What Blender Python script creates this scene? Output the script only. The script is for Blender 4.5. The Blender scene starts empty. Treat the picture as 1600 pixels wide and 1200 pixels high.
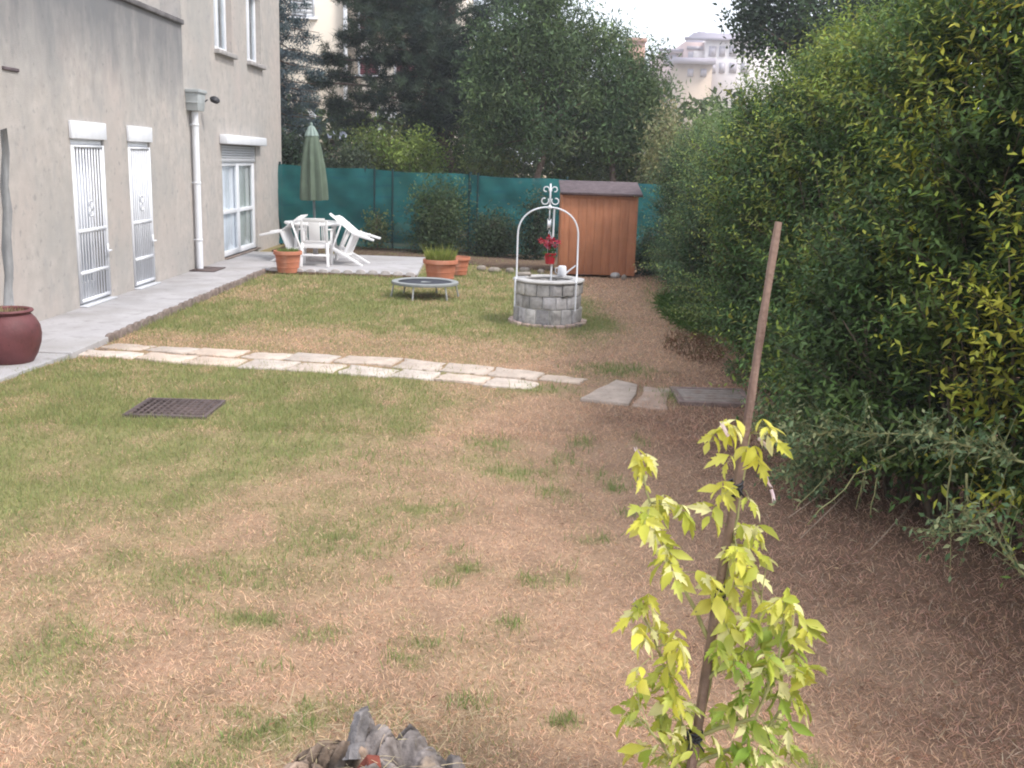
import bpy, math, random
import numpy as np
from mathutils import Vector, Matrix, Euler
random.seed(7); RNG = np.random.default_rng(11)
sc = bpy.context.scene
COL = sc.collection
R = math.radians
# ------------------------------------------------------------------ camera model (measured from the photograph's vanishing points)
F, PITCH, ROLL, H = 1600.0, R(12.25), R(1.75), 1.9
def ray(px, py):
    c, s = math.cos(ROLL), math.sin(ROLL)
    a, b = px-800, py-600
    X, Y = (c*a+s*b)/F, (-s*a+c*b)/F
    cp, sp = math.cos(PITCH), math.sin(PITCH)
    return X, cp-Y*sp, -sp-Y*cp
def G(px, py, z=0.0):
    d = ray(px, py); t = (z-H)/d[2]; return d[0]*t, d[1]*t
def at(px, py, Y):
    d = ray(px, py); t = Y/d[1]; return d[0]*t, H+d[2]*t
# ------------------------------------------------------------------ object helpers
def tag(o, label=None, cat=None, group=None, kind=None):
    if label: o['label'] = label
    if cat: o['category'] = cat
    if group: o['group'] = group
    if kind: o['kind'] = kind
    return o
def empty(name, loc, label, cat, group=None, rot=(0, 0, 0)):
    o = bpy.data.objects.new(name, None); COL.objects.link(o)
    o.location = loc; o.rotation_euler = rot; o.empty_display_size = .2
    return tag(o, label, cat, group)
def mesh_np(name, V, loops, starts, mat, parent=None, col=None, smooth=False, origin=None):
    """V (n,3), loops flat int array, starts per-poly start"""
    V = np.asarray(V, np.float32)
    if parent is not None and origin is None: origin = wloc(parent)
    if origin is not None: V = V - np.array(origin, np.float32)
    me = bpy.data.meshes.new(name)
    me.vertices.add(len(V)); me.vertices.foreach_set('co', V.ravel())
    me.loops.add(len(loops)); me.loops.foreach_set('vertex_index', np.asarray(loops, np.int32))
    me.polygons.add(len(starts)); me.polygons.foreach_set('loop_start', np.asarray(starts, np.int32))
    if col is not None:
        a = me.color_attributes.new('Col', 'FLOAT_COLOR', 'POINT')
        c4 = np.ones((len(V), 4), np.float32); c4[:, :3] = col
        a.data.foreach_set('color', c4.ravel())
    if smooth: me.polygons.foreach_set('use_smooth', np.ones(len(starts), bool))
    me.update(calc_edges=True); me.validate()
    me.materials.append(mat)
    o = bpy.data.objects.new(name, me); COL.objects.link(o)
    if parent is not None: o.parent = parent
    elif origin is not None: o.location = origin
    return o
def wloc(p):
    l = Vector((0, 0, 0))
    while p is not None: l = l + Vector(p.location); p = p.parent
    return l
class MB:
    def __init__(s): s.v = []; s.f = []; s.c = []
    def add(s, vs, fs, m=None, col=None):
        n = len(s.v)
        for p in vs:
            p = Vector(p)
            if m is not None: p = m @ p
            s.v.append(tuple(p)); s.c.append(col or (1, 1, 1))
        for f in fs: s.f.append([n+i for i in f])
        return s
    def box(s, a, b, m=None, col=None):
        x0, y0, z0 = a; x1, y1, z1 = b
        return s.add([(x0,y0,z0),(x1,y0,z0),(x1,y1,z0),(x0,y1,z0),(x0,y0,z1),(x1,y0,z1),(x1,y1,z1),(x0,y1,z1)],
              [(0,3,2,1),(4,5,6,7),(0,1,5,4),(1,2,6,5),(2,3,7,6),(3,0,4,7)], m, col)
    def cbox(s, c, d, m=None, col=None):
        return s.box([c[i]-d[i]/2 for i in range(3)], [c[i]+d[i]/2 for i in range(3)], m, col)
    def tube(s, pts, r, n=8, m=None, col=None, cap=True, flat=1.0):
        pts = [Vector(p) for p in pts]; k = len(pts)
        rs = r if isinstance(r, (list, tuple)) else [r]*k
        vs = []; fs = []; u = None
        for i, p in enumerate(pts):
            t = (pts[min(i+1, k-1)]-pts[max(i-1, 0)]).normalized()
            if u is None:
                u = t.cross(Vector((0, 0, 1)))
                if u.length < .05: u = t.cross(Vector((0, 1, 0)))
            u = (u-t*u.dot(t)).normalized(); w = t.cross(u)
            for j in range(n):
                a = 2*math.pi*j/n
                vs.append(p+(u*math.cos(a)*flat+w*math.sin(a))*rs[i])
        for i in range(k-1):
            for j in range(n):
                fs.append((i*n+j, i*n+(j+1) % n, (i+1)*n+(j+1) % n, (i+1)*n+j))
        if cap: fs.append(tuple(range(n))[::-1]); fs.append(tuple(range((k-1)*n, k*n)))
        return s.add(vs, fs, m, col)
    def lathe(s, prof, n=32, c=(0, 0, 0), m=None, mod=None, col=None):
        vs = []; fs = []
        for r, z in prof:
            for j in range(n):
                a = 2*math.pi*j/n; rr = r*(mod(a, z) if mod else 1)
                vs.append((c[0]+rr*math.cos(a), c[1]+rr*math.sin(a), c[2]+z))
        k = len(prof)
        for i in range(k-1):
            for j in range(n):
                fs.append((i*n+j, i*n+(j+1) % n, (i+1)*n+(j+1) % n, (i+1)*n+j))
        fs.append(tuple(range(n))[::-1]); fs.append(tuple(range((k-1)*n, k*n)))
        return s.add(vs, fs, m, col)
    def prism(s, poly, z0, z1, m=None, col=None):
        n = len(poly)
        vs = [(x, y, z0) for x, y in poly]+[(x, y, z1) for x, y in poly]
        fs = [tuple(range(n))[::-1], tuple(range(n, 2*n))]+[(i, (i+1) % n, n+(i+1) % n, n+i) for i in range(n)]
        return s.add(vs, fs, m, col)
    def build(s, name, mat, parent=None, local=False, bevel=0, smooth=False, origin=None, segs=2):
        loops = [i for f in s.f for i in f]; st = []; k = 0
        for f in s.f: st.append(k); k += len(f)
        if parent is not None and local: origin = (0, 0, 0)
        V = np.array(s.v, np.float32)
        if parent is None and origin is None:
            mn, mx = V.min(0), V.max(0); origin = ((mn[0]+mx[0])/2, (mn[1]+mx[1])/2, mn[2])
        o = mesh_np(name, V, loops, st, mat, parent, np.array(s.c, np.float32), smooth, origin)
        if bevel:
            b = o.modifiers.new('bevel', 'BEVEL'); b.width = bevel; b.segments = segs; b.limit_method = 'ANGLE'; b.angle_limit = R(35)
        if smooth:
            try:
                o.data.set_sharp_from_angle(angle=R(40))
            except Exception: pass
        return o
# ------------------------------------------------------------------ noise
def _h(i, j, k, s):
    n = (i*374761393 + j*668265263 + k*2147483647 + s*1442695041) & 0xFFFFFFFF
    n = ((n ^ (n >> 13))*1274126177) & 0xFFFFFFFF
    return ((n ^ (n >> 16)) & 0xFFFF)/65535.0
def vnoise(x, y, z=None, s=0):
    x = np.asarray(x, float); y = np.asarray(y, float); z = np.zeros_like(x) if z is None else np.asarray(z, float)
    xi, yi, zi = np.floor(x).astype(np.int64), np.floor(y).astype(np.int64), np.floor(z).astype(np.int64)
    fx, fy, fz = x-xi, y-yi, z-zi
    fx, fy, fz = fx*fx*(3-2*fx), fy*fy*(3-2*fy), fz*fz*(3-2*fz)
    r = 0
    for a in (0, 1):
        for b in (0, 1):
            for c in (0, 1):
                w = (fx if a else 1-fx)*(fy if b else 1-fy)*(fz if c else 1-fz)
                r = r+w*_h(xi+a, yi+b, zi+c, s)
    return r
def fbm(x, y, z=None, s=0, o=4):
    t = 0; a = .5; n = 0
    for i in range(o):
        k = 2**i
        t = t+a*vnoise(np.asarray(x)*k, np.asarray(y)*k, None if z is None else np.asarray(z)*k, s+i); n += a; a *= .5
    return t/n
# ------------------------------------------------------------------ materials
def mat(name, base, rough=.7, spec=.3, n1=None, n2=None, amt=.25, scale=8, bump=0, bscale=60, metal=0, attr=False, coat=0, stains=None, trans=0):
    m = bpy.data.materials.new(name); m.use_nodes = True
    nt = m.node_tree; N = nt.nodes; L = nt.links; p = N['Principled BSDF']
    p.inputs['Roughness'].default_value = rough; p.inputs['Specular IOR Level'].default_value = spec
    p.inputs['Metallic'].default_value = metal; p.inputs['Coat Weight'].default_value = coat
    tc = N.new('ShaderNodeTexCoord'); out = None
    nz = N.new('ShaderNodeTexNoise'); nz.inputs['Scale'].default_value = scale; nz.inputs['Detail'].default_value = 7; nz.inputs['Roughness'].default_value = .62
    L.new(tc.outputs['Object'], nz.inputs['Vector'])
    rp = N.new('ShaderNodeValToRGB'); L.new(nz.outputs['Fac'], rp.inputs['Fac'])
    d = n1 or tuple(c*(1-amt) for c in base); li = n2 or tuple(min(1, c*(1+amt)) for c in base)
    rp.color_ramp.elements[0].position = .3; rp.color_ramp.elements[1].position = .7
    rp.color_ramp.elements[0].color = (*d, 1); rp.color_ramp.elements[1].color = (*li, 1)
    out = rp.outputs['Color']
    if attr:
        at_ = N.new('ShaderNodeAttribute'); at_.attribute_name = 'Col'
        mx = N.new('ShaderNodeMix'); mx.data_type = 'RGBA'; mx.blend_type = 'MULTIPLY'; mx.inputs['Factor'].default_value = 1
        L.new(at_.outputs['Color'], mx.inputs['A']); L.new(out, mx.inputs['B']); out = mx.outputs['Result']
    if stains:
        for (sc_, col, lo, hi, st) in stains:
            n3 = N.new('ShaderNodeTexNoise'); n3.inputs['Scale'].default_value = sc_; n3.inputs['Detail'].default_value = 8
            mp = N.new('ShaderNodeMapping'); mp.inputs['Scale'].default_value = st; mp.inputs['Location'].default_value = (3.1*sc_, 1.7, .4)
            L.new(tc.outputs['Object'], mp.inputs['Vector']); L.new(mp.outputs['Vector'], n3.inputs['Vector'])
            r3 = N.new('ShaderNodeValToRGB'); r3.color_ramp.elements[0].position = lo; r3.color_ramp.elements[1].position = hi
            L.new(n3.outputs['Fac'], r3.inputs['Fac'])
            m3 = N.new('ShaderNodeMix'); m3.data_type = 'RGBA'; L.new(r3.outputs['Color'], m3.inputs['Factor'])
            L.new(out, m3.inputs['A']); m3.inputs['B'].default_value = (*col, 1); out = m3.outputs['Result']
    L.new(out, p.inputs['Base Color'])
    if bump:
        nb = N.new('ShaderNodeTexNoise'); nb.inputs['Scale'].default_value = bscale; nb.inputs['Detail'].default_value = 6
        L.new(tc.outputs['Object'], nb.inputs['Vector'])
        bp = N.new('ShaderNodeBump'); bp.inputs['Strength'].default_value = bump; bp.inputs['Distance'].default_value = .01
        L.new(nb.outputs['Fac'], bp.inputs['Height']); L.new(bp.outputs['Normal'], p.inputs['Normal'])
    if trans:
        tr = N.new('ShaderNodeBsdfTranslucent'); L.new(out, tr.inputs['Color'])
        ms = N.new('ShaderNodeMixShader'); ms.inputs[0].default_value = trans
        L.new(p.outputs[0], ms.inputs[1]); L.new(tr.outputs[0], ms.inputs[2]); L.new(ms.outputs[0], N['Material Output'].inputs['Surface'])
    return m
def leafmat(name, rough=.55, spec=.18, trans=.3):
    return mat(name, (1, 1, 1), rough, spec, amt=.12, scale=3, attr=True, trans=trans)
M = {}
M['leaf'] = leafmat('leaf'); M['leaf_dull'] = leafmat('needle', .7, .15, .15); M['sapling_leaf'] = leafmat('sapling_leaf', .5, .3, .4)
M['blade'] = leafmat('blade', .75, .12, .3)
M['bark'] = mat('bark', (.15, .11, .09), .9, .1, amt=.5, scale=20, bump=.8, bscale=40)
M['twig'] = mat('twig', (.13, .10, .07), .85, .1, amt=.4, scale=30)
M['greentwig'] = mat('green_twig', (.30, .29, .13), .8, .2, amt=.3, scale=20)
M['stake'] = mat('stake', (.215, .145, .115), .8, .2, amt=.3, scale=14, bump=.5, bscale=90, stains=[(6, (.13, .08, .065), .5, .72, (4, 4, .4))])
M['plaster'] = mat('plaster', (.445, .408, .375), .94, .08, amt=.13, scale=5, bump=1, bscale=110,
    stains=[(1.1, (.375, .36, .34), .46, .72, (1, 1, .7)), (.55, (.50, .43, .39), .50, .78, (1, 1, 1)), (4, (.36, .345, .33), .54, .78, (1, 1.5, .8)), (11, (.27, .265, .255), .60, .78, (2, 1, 1))])
M['white'] = mat('white_paint', (.72, .73, .76), .45, .4, amt=.06, scale=6, stains=[(5, (.60, .61, .62), .58, .8, (1, 1, .4))])
M['plastic'] = mat('white_plastic', (.84, .83, .82), .38, .45, amt=.04, scale=5, stains=[(7, (.72, .71, .69), .62, .85, (1, 1, 1))])
M['slat'] = mat('shutter_slat', (.50, .51, .53), .5, .3, amt=.06, scale=5)
M['greypaint'] = mat('grey_paint', (.36, .38, .38), .6, .3, amt=.12, scale=6)
M['black'] = mat('black_metal', (.02, .02, .024), .5, .4, amt=.3, scale=10)
M['concrete'] = mat('concrete', (.385, .37, .375), .88, .15, amt=.09, scale=2.2, bump=.5, bscale=80, stains=[(1.7, (.31, .295, .285), .46, .72, (1, 1, 1)), (5, (.27, .26, .25), .56, .76, (1, 1, 1)), (22, (.27, .26, .24), .60, .76, (1, 1, 1))])
M['edging'] = mat('edging', (.20, .16, .14), .9, .1, amt=.45, scale=9, bump=.6, bscale=60)
M['paleedging'] = mat('pale_edging', (.47, .43, .42), .9, .1, amt=.25, scale=9, bump=.4)
M['paver'] = mat('paver', (.47, .395, .335), .92, .1, amt=.2, scale=9, bump=.8, bscale=50, attr=True, stains=[(5, (.38, .31, .26), .50, .70, (1, 1, 1)), (17, (.26, .21, .17), .60, .72, (1, 1, 1))])
M['iron'] = mat('iron', (.12, .09, .085), .75, .35, amt=.4, scale=20, metal=.3, bump=.3)
M['dark'] = mat('dark_pit', (.012, .010, .009), .95, .05)
M['block'] = mat('stone_block', (.40, .385, .38), .92, .12, amt=.28, scale=16, bump=1.0, bscale=55, attr=True, stains=[(9, (.23, .22, .21), .55, .7, (1, 1, 1))])
M['mortar'] = mat('mortar', (.60, .58, .55), .95, .1, amt=.2, scale=14)
M['rimstone'] = mat('rim_stone', (.44, .425, .41), .8, .2, amt=.15, scale=9, bump=.4)
M['terracotta'] = mat('terracotta', (.47, .185, .11), .85, .2, amt=.14, scale=5, bump=.25, bscale=90, stains=[(4, (.50, .26, .18), .55, .75, (1, 1, .5))])
M['urn'] = mat('glazed_urn', (.125, .040, .042), .60, .35, amt=.3, scale=5, bump=.3, bscale=50, coat=0, stains=[(3, (.19, .065, .06), .55, .8, (1, 1, .5)), (14, (.07, .025, .025), .64, .8, (1, 1, 1))])
M['soil'] = mat('soil', (.13, .09, .065), .97, .05, amt=.5, scale=20, bump=1, bscale=40)
M['wood_or'] = mat('stained_wood', (.42, .175, .090), .7, .25, amt=.12, scale=3, attr=True, stains=[(5, (.33, .12, .06), .5, .8, (6, 6, .5))], bump=.2, bscale=50)
M['roof'] = mat('felt_roof', (.115, .09, .095), .9, .15, amt=.35, scale=12, bump=.6, bscale=120)
M['canvas'] = mat('canvas', (.105, .135, .098), .9, .1, amt=.12, scale=7)
M['canvas_top'] = mat('canvas_top', (.24, .30, .27), .9, .1, amt=.15, scale=12)
M['pole'] = mat('pole', (.10, .12, .12), .5, .4, amt=.2, metal=.3)
M['galv'] = mat('galvanised', (.42, .43, .42), .45, .5, amt=.18, scale=12, metal=.35)
M['pad'] = mat('pale_pad', (.25, .26, .255), .7, .3, amt=.15, scale=10)
M['matblack'] = mat('jump_mat', (.035, .037, .05), .6, .3, amt=.2, scale=14)
M['netpost'] = mat('green_post', (.006, .032, .034), .6, .3, amt=.2)
M['red'] = mat('red_plastic', (.35, .012, .022), .45, .4, amt=.12)
M['petal'] = leafmat('petal', .6, .2, .2)
M['curtain'] = mat('curtain', (.84, .86, .94), .9, .1, amt=.05, scale=3)
M['net_curtain'] = mat('net_curtain', (.42, .45, .43), .9, .1, amt=.12, scale=3)
M['interior'] = mat('interior', (.06, .065, .07), .9, .1)
M['deadwood'] = mat('dead_wood', (.30, .275, .265), .92, .1, amt=.55, scale=9, bump=1, bscale=45, attr=True, stains=[(3, (.12, .10, .09), .56, .7, (1, 7, 1)), (5, (.36, .27, .19), .58, .76, (1, 3, 1))])
M['brick'] = mat('brick', (.20, .062, .045), .9, .1, amt=.3, scale=14, bump=.8, bscale=60)
M['cream'] = mat('cream_render', (.70, .63, .54), .9, .1, amt=.05, scale=.6, stains=[(.5, (.54, .46, .37), .55, .8, (1, 1, .4))])
M['tan'] = mat('tan_render', (.46, .37, .29), .9, .1, amt=.08, scale=.6)
M['maroon'] = mat('maroon_shutter', (.16, .035, .05), .7, .2, amt=.1)
M['pinkwall'] = mat('pink_render', (.52, .40, .385), .9, .1, amt=.06, scale=.2)
M['palewall'] = mat('pale_render', (.74, .68, .66), .9, .1, amt=.04, scale=.2)
M['mauvewall'] = mat('mauve_render', (.36, .33, .38), .9, .1, amt=.06, scale=.2)
M['farglass'] = mat('far_glass', (.36, .33, .37), .3, .5)
M['rock'] = mat('rock', (.27, .235, .20), .9, .1, amt=.3, scale=14, bump=.8, bscale=40)
M['paper'] = mat('pale_litter', (.50, .55, .64), .6, .3, amt=.15, scale=20)
def glassmat():
    m = bpy.data.materials.new('window_glass'); m.use_nodes = True; N = m.node_tree.nodes; L = m.node_tree.links
    N.remove(N['Principled BSDF'])
    t = N.new('ShaderNodeBsdfTransparent'); t.inputs[0].default_value = (.95, .97, .97, 1)
    g = N.new('ShaderNodeBsdfGlossy'); g.inputs['Roughness'].default_value = .04
    nz = N.new('ShaderNodeTexNoise'); nz.inputs['Scale'].default_value = 3
    bp = N.new('ShaderNodeBump'); bp.inputs['Strength'].default_value = .05; L.new(nz.outputs['Fac'], bp.inputs['Height']); L.new(bp.outputs['Normal'], g.inputs['Normal'])
    lw = N.new('ShaderNodeLayerWeight'); lw.inputs['Blend'].default_value = .5; pw = N.new('ShaderNodeMath'); pw.operation = 'POWER'; L.new(lw.outputs['Facing'], pw.inputs[0]); pw.inputs[1].default_value = 4.5
    ma = N.new('ShaderNodeMath'); ma.operation = 'MULTIPLY_ADD'; L.new(pw.outputs[0], ma.inputs[0]); ma.inputs[1].default_value = .6; ma.inputs[2].default_value = .04
    mx = N.new('ShaderNodeMixShader'); L.new(ma.outputs[0], mx.inputs[0]); L.new(t.outputs[0], mx.inputs[1]); L.new(g.outputs[0], mx.inputs[2])
    L.new(mx.outputs[0], N['Material Output'].inputs['Surface']); return m
M['glass'] = glassmat()
M['frosted'] = mat('frosted_pane', (.68, .72, .78), .7, .15, amt=.04, scale=4)
def netmat():
    m = mat('windbreak_netting', (.014, .130, .132), .75, .2, amt=.2, scale=3, stains=[(1.3, (.024, .15, .140), .45, .75, (1, 1, 2.5)), (2.5, (.010, .10, .13), .55, .75, (.6, 1, 5))])
    N = m.node_tree.nodes; L = m.node_tree.links
    p = N['Principled BSDF']; t = N.new('ShaderNodeBsdfTransparent'); mx = N.new('ShaderNodeMixShader')
    tc = N.new('ShaderNodeTexCoord'); w = N.new('ShaderNodeTexNoise'); w.inputs['Scale'].default_value = 2.2
    L.new(tc.outputs['Object'], w.inputs['Vector'])
    mr = N.new('ShaderNodeMapRange'); mr.inputs['From Min'].default_value = .35; mr.inputs['From Max'].default_value = .7
    mr.inputs['To Min'].default_value = .80; mr.inputs['To Max'].default_value = .93
    L.new(w.outputs['Fac'], mr.inputs['Value']); L.new(mr.outputs[0], mx.inputs[0])
    L.new(t.outputs[0], mx.inputs[1]); L.new(p.outputs[0], mx.inputs[2]); L.new(mx.outputs[0], N['Material Output'].inputs['Surface']); return m
M['net'] = netmat()
# facade plaster with weathering under the coping (object z, y)
def add_weathering(m, zt, y1):
    N = m.node_tree.nodes; L = m.node_tree.links; p = N['Principled BSDF']; src = p.inputs['Base Color'].links[0].from_socket
    tc = N.new('ShaderNodeTexCoord'); sx = N.new('ShaderNodeSeparateXYZ'); L.new(tc.outputs['Object'], sx.inputs[0])
    mp = N.new('ShaderNodeMapping'); mp.inputs['Scale'].default_value = (1, 1.6, .55); L.new(tc.outputs['Object'], mp.inputs['Vector'])
    nz = N.new('ShaderNodeTexNoise'); nz.inputs['Scale'].default_value = 1.7; nz.inputs['Detail'].default_value = 9; nz.inputs['Roughness'].default_value = .65; L.new(mp.outputs[0], nz.inputs['Vector'])
    a = N.new('ShaderNodeMath'); a.operation = 'MULTIPLY_ADD'; L.new(nz.outputs['Fac'], a.inputs[0]); a.inputs[1].default_value = 1.9; L.new(sx.outputs['Z'], a.inputs[2])
    mr = N.new('ShaderNodeMapRange'); L.new(a.outputs[0], mr.inputs['Value']); mr.inputs['From Min'].default_value = zt-.15; mr.inputs['From Max'].default_value = zt+1.0; mr.inputs['To Max'].default_value = .8
    mx = N.new('ShaderNodeMix'); mx.data_type = 'RGBA'; L.new(mr.outputs[0], mx.inputs['Factor']); L.new(src, mx.inputs['A']); mx.inputs['B'].default_value = (.155, .16, .17, 1)
    L.new(mx.outputs['Result'], p.inputs['Base Color'])
M['plaster_old'] = M['plaster'].copy(); M['plaster_old'].name = 'weathered_plaster'
add_weathering(M['plaster_old'], 3.55, 16)
# ------------------------------------------------------------------ leaf meshes
T_SIMPLE = (np.array([(0,0,0),(.42,-.5,.03),(1,0,-.12),(.42,.5,.03),(.5,0,-.07)]), [(0,1,2,4),(0,4,2,3)])
T_BLADE = (np.array([(0,-.5,0),(0,.5,0),(.55,.38,-.03),(.55,-.38,-.03),(1,0,-.16)]), [(0,1,2,3),(3,2,4)])
T_TRI = (np.array([(0,-.5,0),(0,.5,0),(1,0,-.08)]), [(0,1,2)])
_o = [(0,0),(.12,.12),(.22,.30),(.42,.56),(.42,.30),(.66,.46),(.62,.20),(.80,.20),(1,0)]
_mid = [(.0,0,0),(.36,0,-.05),(.64,0,-.07),(1,0,-.22)]
_tv = [(u, v, (-.10 if u > .9 else .02)-.12*u*u) for u, v in _o[1:-1]]
T_MAPLE = (np.array([(0,0,0),(.36,0,-.06),(.64,0,-.10),(1,0,-.22)]+[(u,v,.05-.14*u*u) for u,v in _o[1:-1]]+[(u,-v,.05-.14*u*u) for u,v in _o[1:-1]]),
    [(0,1,6,5,4),(1,2,9,8,7,6),(2,3,10,9),(0,11,12,13,1),(1,13,14,15,16,2),(2,16,17,3)])
T_SIMPLE2 = (np.array([(0,0,0),(.22,-.30,.05),(.5,-.5,.0),(.78,-.28,-.12),(1,0,-.30),(.78,.28,-.12),(.5,.5,.0),(.22,.30,.05),(.22,0,-.01),(.5,0,-.07),(.78,0,-.17)]), [(0,1,8),(1,2,9,8),(2,3,10,9),(3,4,10),(0,8,7),(8,9,6,7),(9,10,5,6),(10,4,5)])
def unit(a): return a/np.maximum(np.linalg.norm(a, axis=1, keepdims=True), 1e-9)
def leaves(name, P, D, Nn, L, W, C, T, mat_, parent=None, kind=None, origin=None, smooth=False, tipcol=None):
    tv, tf = T; n = len(P); k = len(tv)
    D = unit(D); S = unit(np.cross(D, Nn)); Nn = np.cross(S, D)
    L = np.broadcast_to(L, (n,)); W = np.broadcast_to(W, (n,))
    V = (P[:, None, :]+D[:, None, :]*(tv[None, :, 0:1]*L[:, None, None])+S[:, None, :]*(tv[None, :, 1:2]*W[:, None, None])
         + Nn[:, None, :]*(tv[None, :, 2:3]*L[:, None, None])).reshape(-1, 3)
    fl = np.array([i for f in tf for i in f]); ln = np.array([len(f) for f in tf]); so = np.concatenate([[0], np.cumsum(ln)[:-1]])
    loops = (fl[None, :]+(np.arange(n)*k)[:, None]).ravel()
    st = (so[None, :]+(np.arange(n)*len(fl))[:, None]).ravel()
    Cv = np.repeat(C, k, 0)
    if tipcol is not None:
        u = np.tile(tv[:, 0], n)[:, None]; Cv = Cv*(1-.35*u)+np.repeat(tipcol, k, 0)*.35*u
    return mesh_np(name, V, loops, st, mat_, parent, Cv, smooth, origin)
def rnd_dir(n, up=0.0):
    d = RNG.normal(size=(n, 3)); d = unit(d); d[:, 2] += up; return unit(d)
def shade(base, n, v=.25, hue=.08):
    c = np.array(base)[None, :]*(1+RNG.uniform(-v, v, (n, 1)))*(1+RNG.uniform(-hue, hue, (n, 3)))
    return np.clip(c, .002, .95)
def mixc(a, b, t): t = np.asarray(t)[:, None]; return a*(1-t)+b*t
def shoots(starts, dirs, lens, nleaf, ll, lw, cols, curve=.25, tpl=T_SIMPLE, spread=.9, jit=.3):
    """leaves set alternately along arching shoots; returns arrays + shoot polylines"""
    n = len(starts); t = (np.arange(nleaf)+.6)/nleaf
    D = unit(dirs); g = np.zeros((n, 3)); g[:, 2] = -1
    P = starts[:, None, :]+D[:, None, :]*(t[None, :, None]*lens[:, None, None])+g[:, None, :]*(curve*(t**2)[None, :, None]*lens[:, None, None])
    T = unit((D[:, None, :]+g[:, None, :]*(2*curve*t[None, :, None])).reshape(-1, 3)).reshape(n, nleaf, 3)
    side = unit(np.cross(D, rnd_dir(n))); side2 = np.cross(D, side)
    ang = (np.arange(nleaf)*2.4)[None, :]+RNG.uniform(0, 6.28, (n, 1))
    S = side[:, None, :]*np.cos(ang)[..., None]+side2[:, None, :]*np.sin(ang)[..., None]
    LD = T*(1-spread*.45)+S*spread+RNG.normal(size=(n, nleaf, 3))*jit; LD[..., 2] += .05
    LD = unit(LD.reshape(-1, 3)); P = P.reshape(-1, 3)
    up = np.zeros_like(LD); up[:, 2] = 1; up += RNG.normal(size=LD.shape)*.35+T.reshape(-1, 3)*.4
    sz = (RNG.uniform(.75, 1.2, (n, nleaf))*(1.05-.55*t[None, :]**3)).ravel()
    C = np.repeat(cols, nleaf, 0)*(1+RNG.uniform(-.18, .18, (n*nleaf, 1)))
    tt = np.tile(t, n)
    return P, LD, up, sz*ll, sz*lw, C, tt
# ------------------------------------------------------------------ lawn: where it is green and where it is scorched
TUFTS = [(810,733,.20,.16,1),(650,790,.22,.22,.8),(525,838,.28,.18,.8),(340,893,.16,.12,.9),(730,885,.07,.06,1),(835,905,.06,.06,1),(882,895,.05,.09,.8),
 (385,957,.13,.07,1),(130,985,.18,.10,.9),(850,606,.22,.16,1.1),(765,690,.16,.14,.9),(865,768,.09,.12,.9),(400,1140,.16,.14,.9),(945,740,.12,.12,.7),
 (965,577,.28,.22,.8),(560,715,.4,.3,.5),(640,1030,.06,.06,.8),(500,985,.10,.06,.7),(660,1000,.1,.06,.5),(930,838,.08,.06,.8),(690,905,.06,.05,.7),(880,715,.06,.12,.8),
 (715,855,.05,.05,.7),(960,760,.05,.06,.7),(790,970,.07,.05,.6),(1085,480,.35,1.6,1.2),(1050,615,.14,.22,1.1),(415,905,.10,.08,.7),(290,940,.09,.06,.7),(560,860,.12,.06,.7),
 (985,800,.05,.05,.4),(880,1120,.05,.04,.8),(410,1040,.1,.06,.5),(600,905,.08,.05,.4),(735,1090,.06,.05,.5),(500,1110,.14,.1,.7),(1270,1190,.05,.05,.6),(910,690,.07,.12,.6),(1000,690,.05,.1,.4)]
TW = [(*G(a, b), rx, ry, s) for a, b, rx, ry, s in TUFTS]
def sstep(a, b, x): t = np.clip((x-a)/(b-a), 0, 1); return t*t*(3-2*t)
def green(x, y):
    n1 = fbm(x*1.1, y*1.1, s=5, o=4); n2 = fbm(x*4, y*3, s=9, o=4); n3 = fbm(x*.5+7, y*.35, s=21, o=3)
    xb = np.interp(y, [2, 4.6, 5.0, 5.6, 6.3, 7.2, 8.1, 9.0, 9.6], [-4, -2.7, -2.3, -1.6, -1.0, -.65, -.4, .1, .3])
    near = .80*(1-sstep(-1.1, .8, x-xb+(n1-.5)*2.6))
    near = near*(.62+.38*sstep(3.8, 6.5, y))+.55*sstep(.36, .62, n1)*(1-sstep(-1.5, .5, x))*(1-sstep(5, 7, y))
    xf = np.interp(y, [9.6, 10.6, 12, 14, 17, 23], [.0, .9, 1.15, .9, .65, .6])
    far = (1-sstep(-.45, .45, x-xf+(n1-.5)*1.4))*(.35+.6*sstep(10.2, 12.0, y+(n3-.5)*2.5))
    far = far*(.40+.75*n3)*(.75+.5*n1)
    g = np.where(y < 9.4, near, far)
    g = g+.30*sstep(13, 15, y)*np.exp(-((x-1.1)/.35)**2-((y-13.2)/1)**2)+.5*np.exp(-((x-1.05)/.28)**2-((y-12.4)/.9)**2)
    g = g*(.35+1.3*n2)+.055*sstep(.45, .6, n2)*(1-sstep(.3, 1.2, x))
    t = np.zeros_like(g)
    for cx, cy, rx, ry, s in TW:
        t = np.maximum(t, .95*s*np.exp(-((x-cx)/(rx*1.25))**2-((y-cy)/(ry*1.25))**2)*(.1+1.5*vnoise(x*14, y*11, s=3)))
    return np.clip(np.maximum(g, t), 0, 1)
def litter(x, y):      # reddish conifer litter below the hedge
    n = fbm(x*1.3+3, y*1.3, s=31)
    xe = np.interp(y, [2, 3.5, 5, 7, 8.5, 10.5, 14], [1.5, 1.25, .95, .70, 1.35, 2.3, 2.6])
    return sstep(-.75, .85, x-xe+(n-.5)*1.6)
def gz(x, y):
    return (fbm(x*.8, y*.8, s=41, o=3)-.5)*.030+(fbm(x*5, y*5, s=43, o=3)-.5)*.016
STRAW = np.array((.60, .395, .265)); GREEN = np.array((.355, .365, .145)); LIT = np.array((.325, .200, .140))
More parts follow.
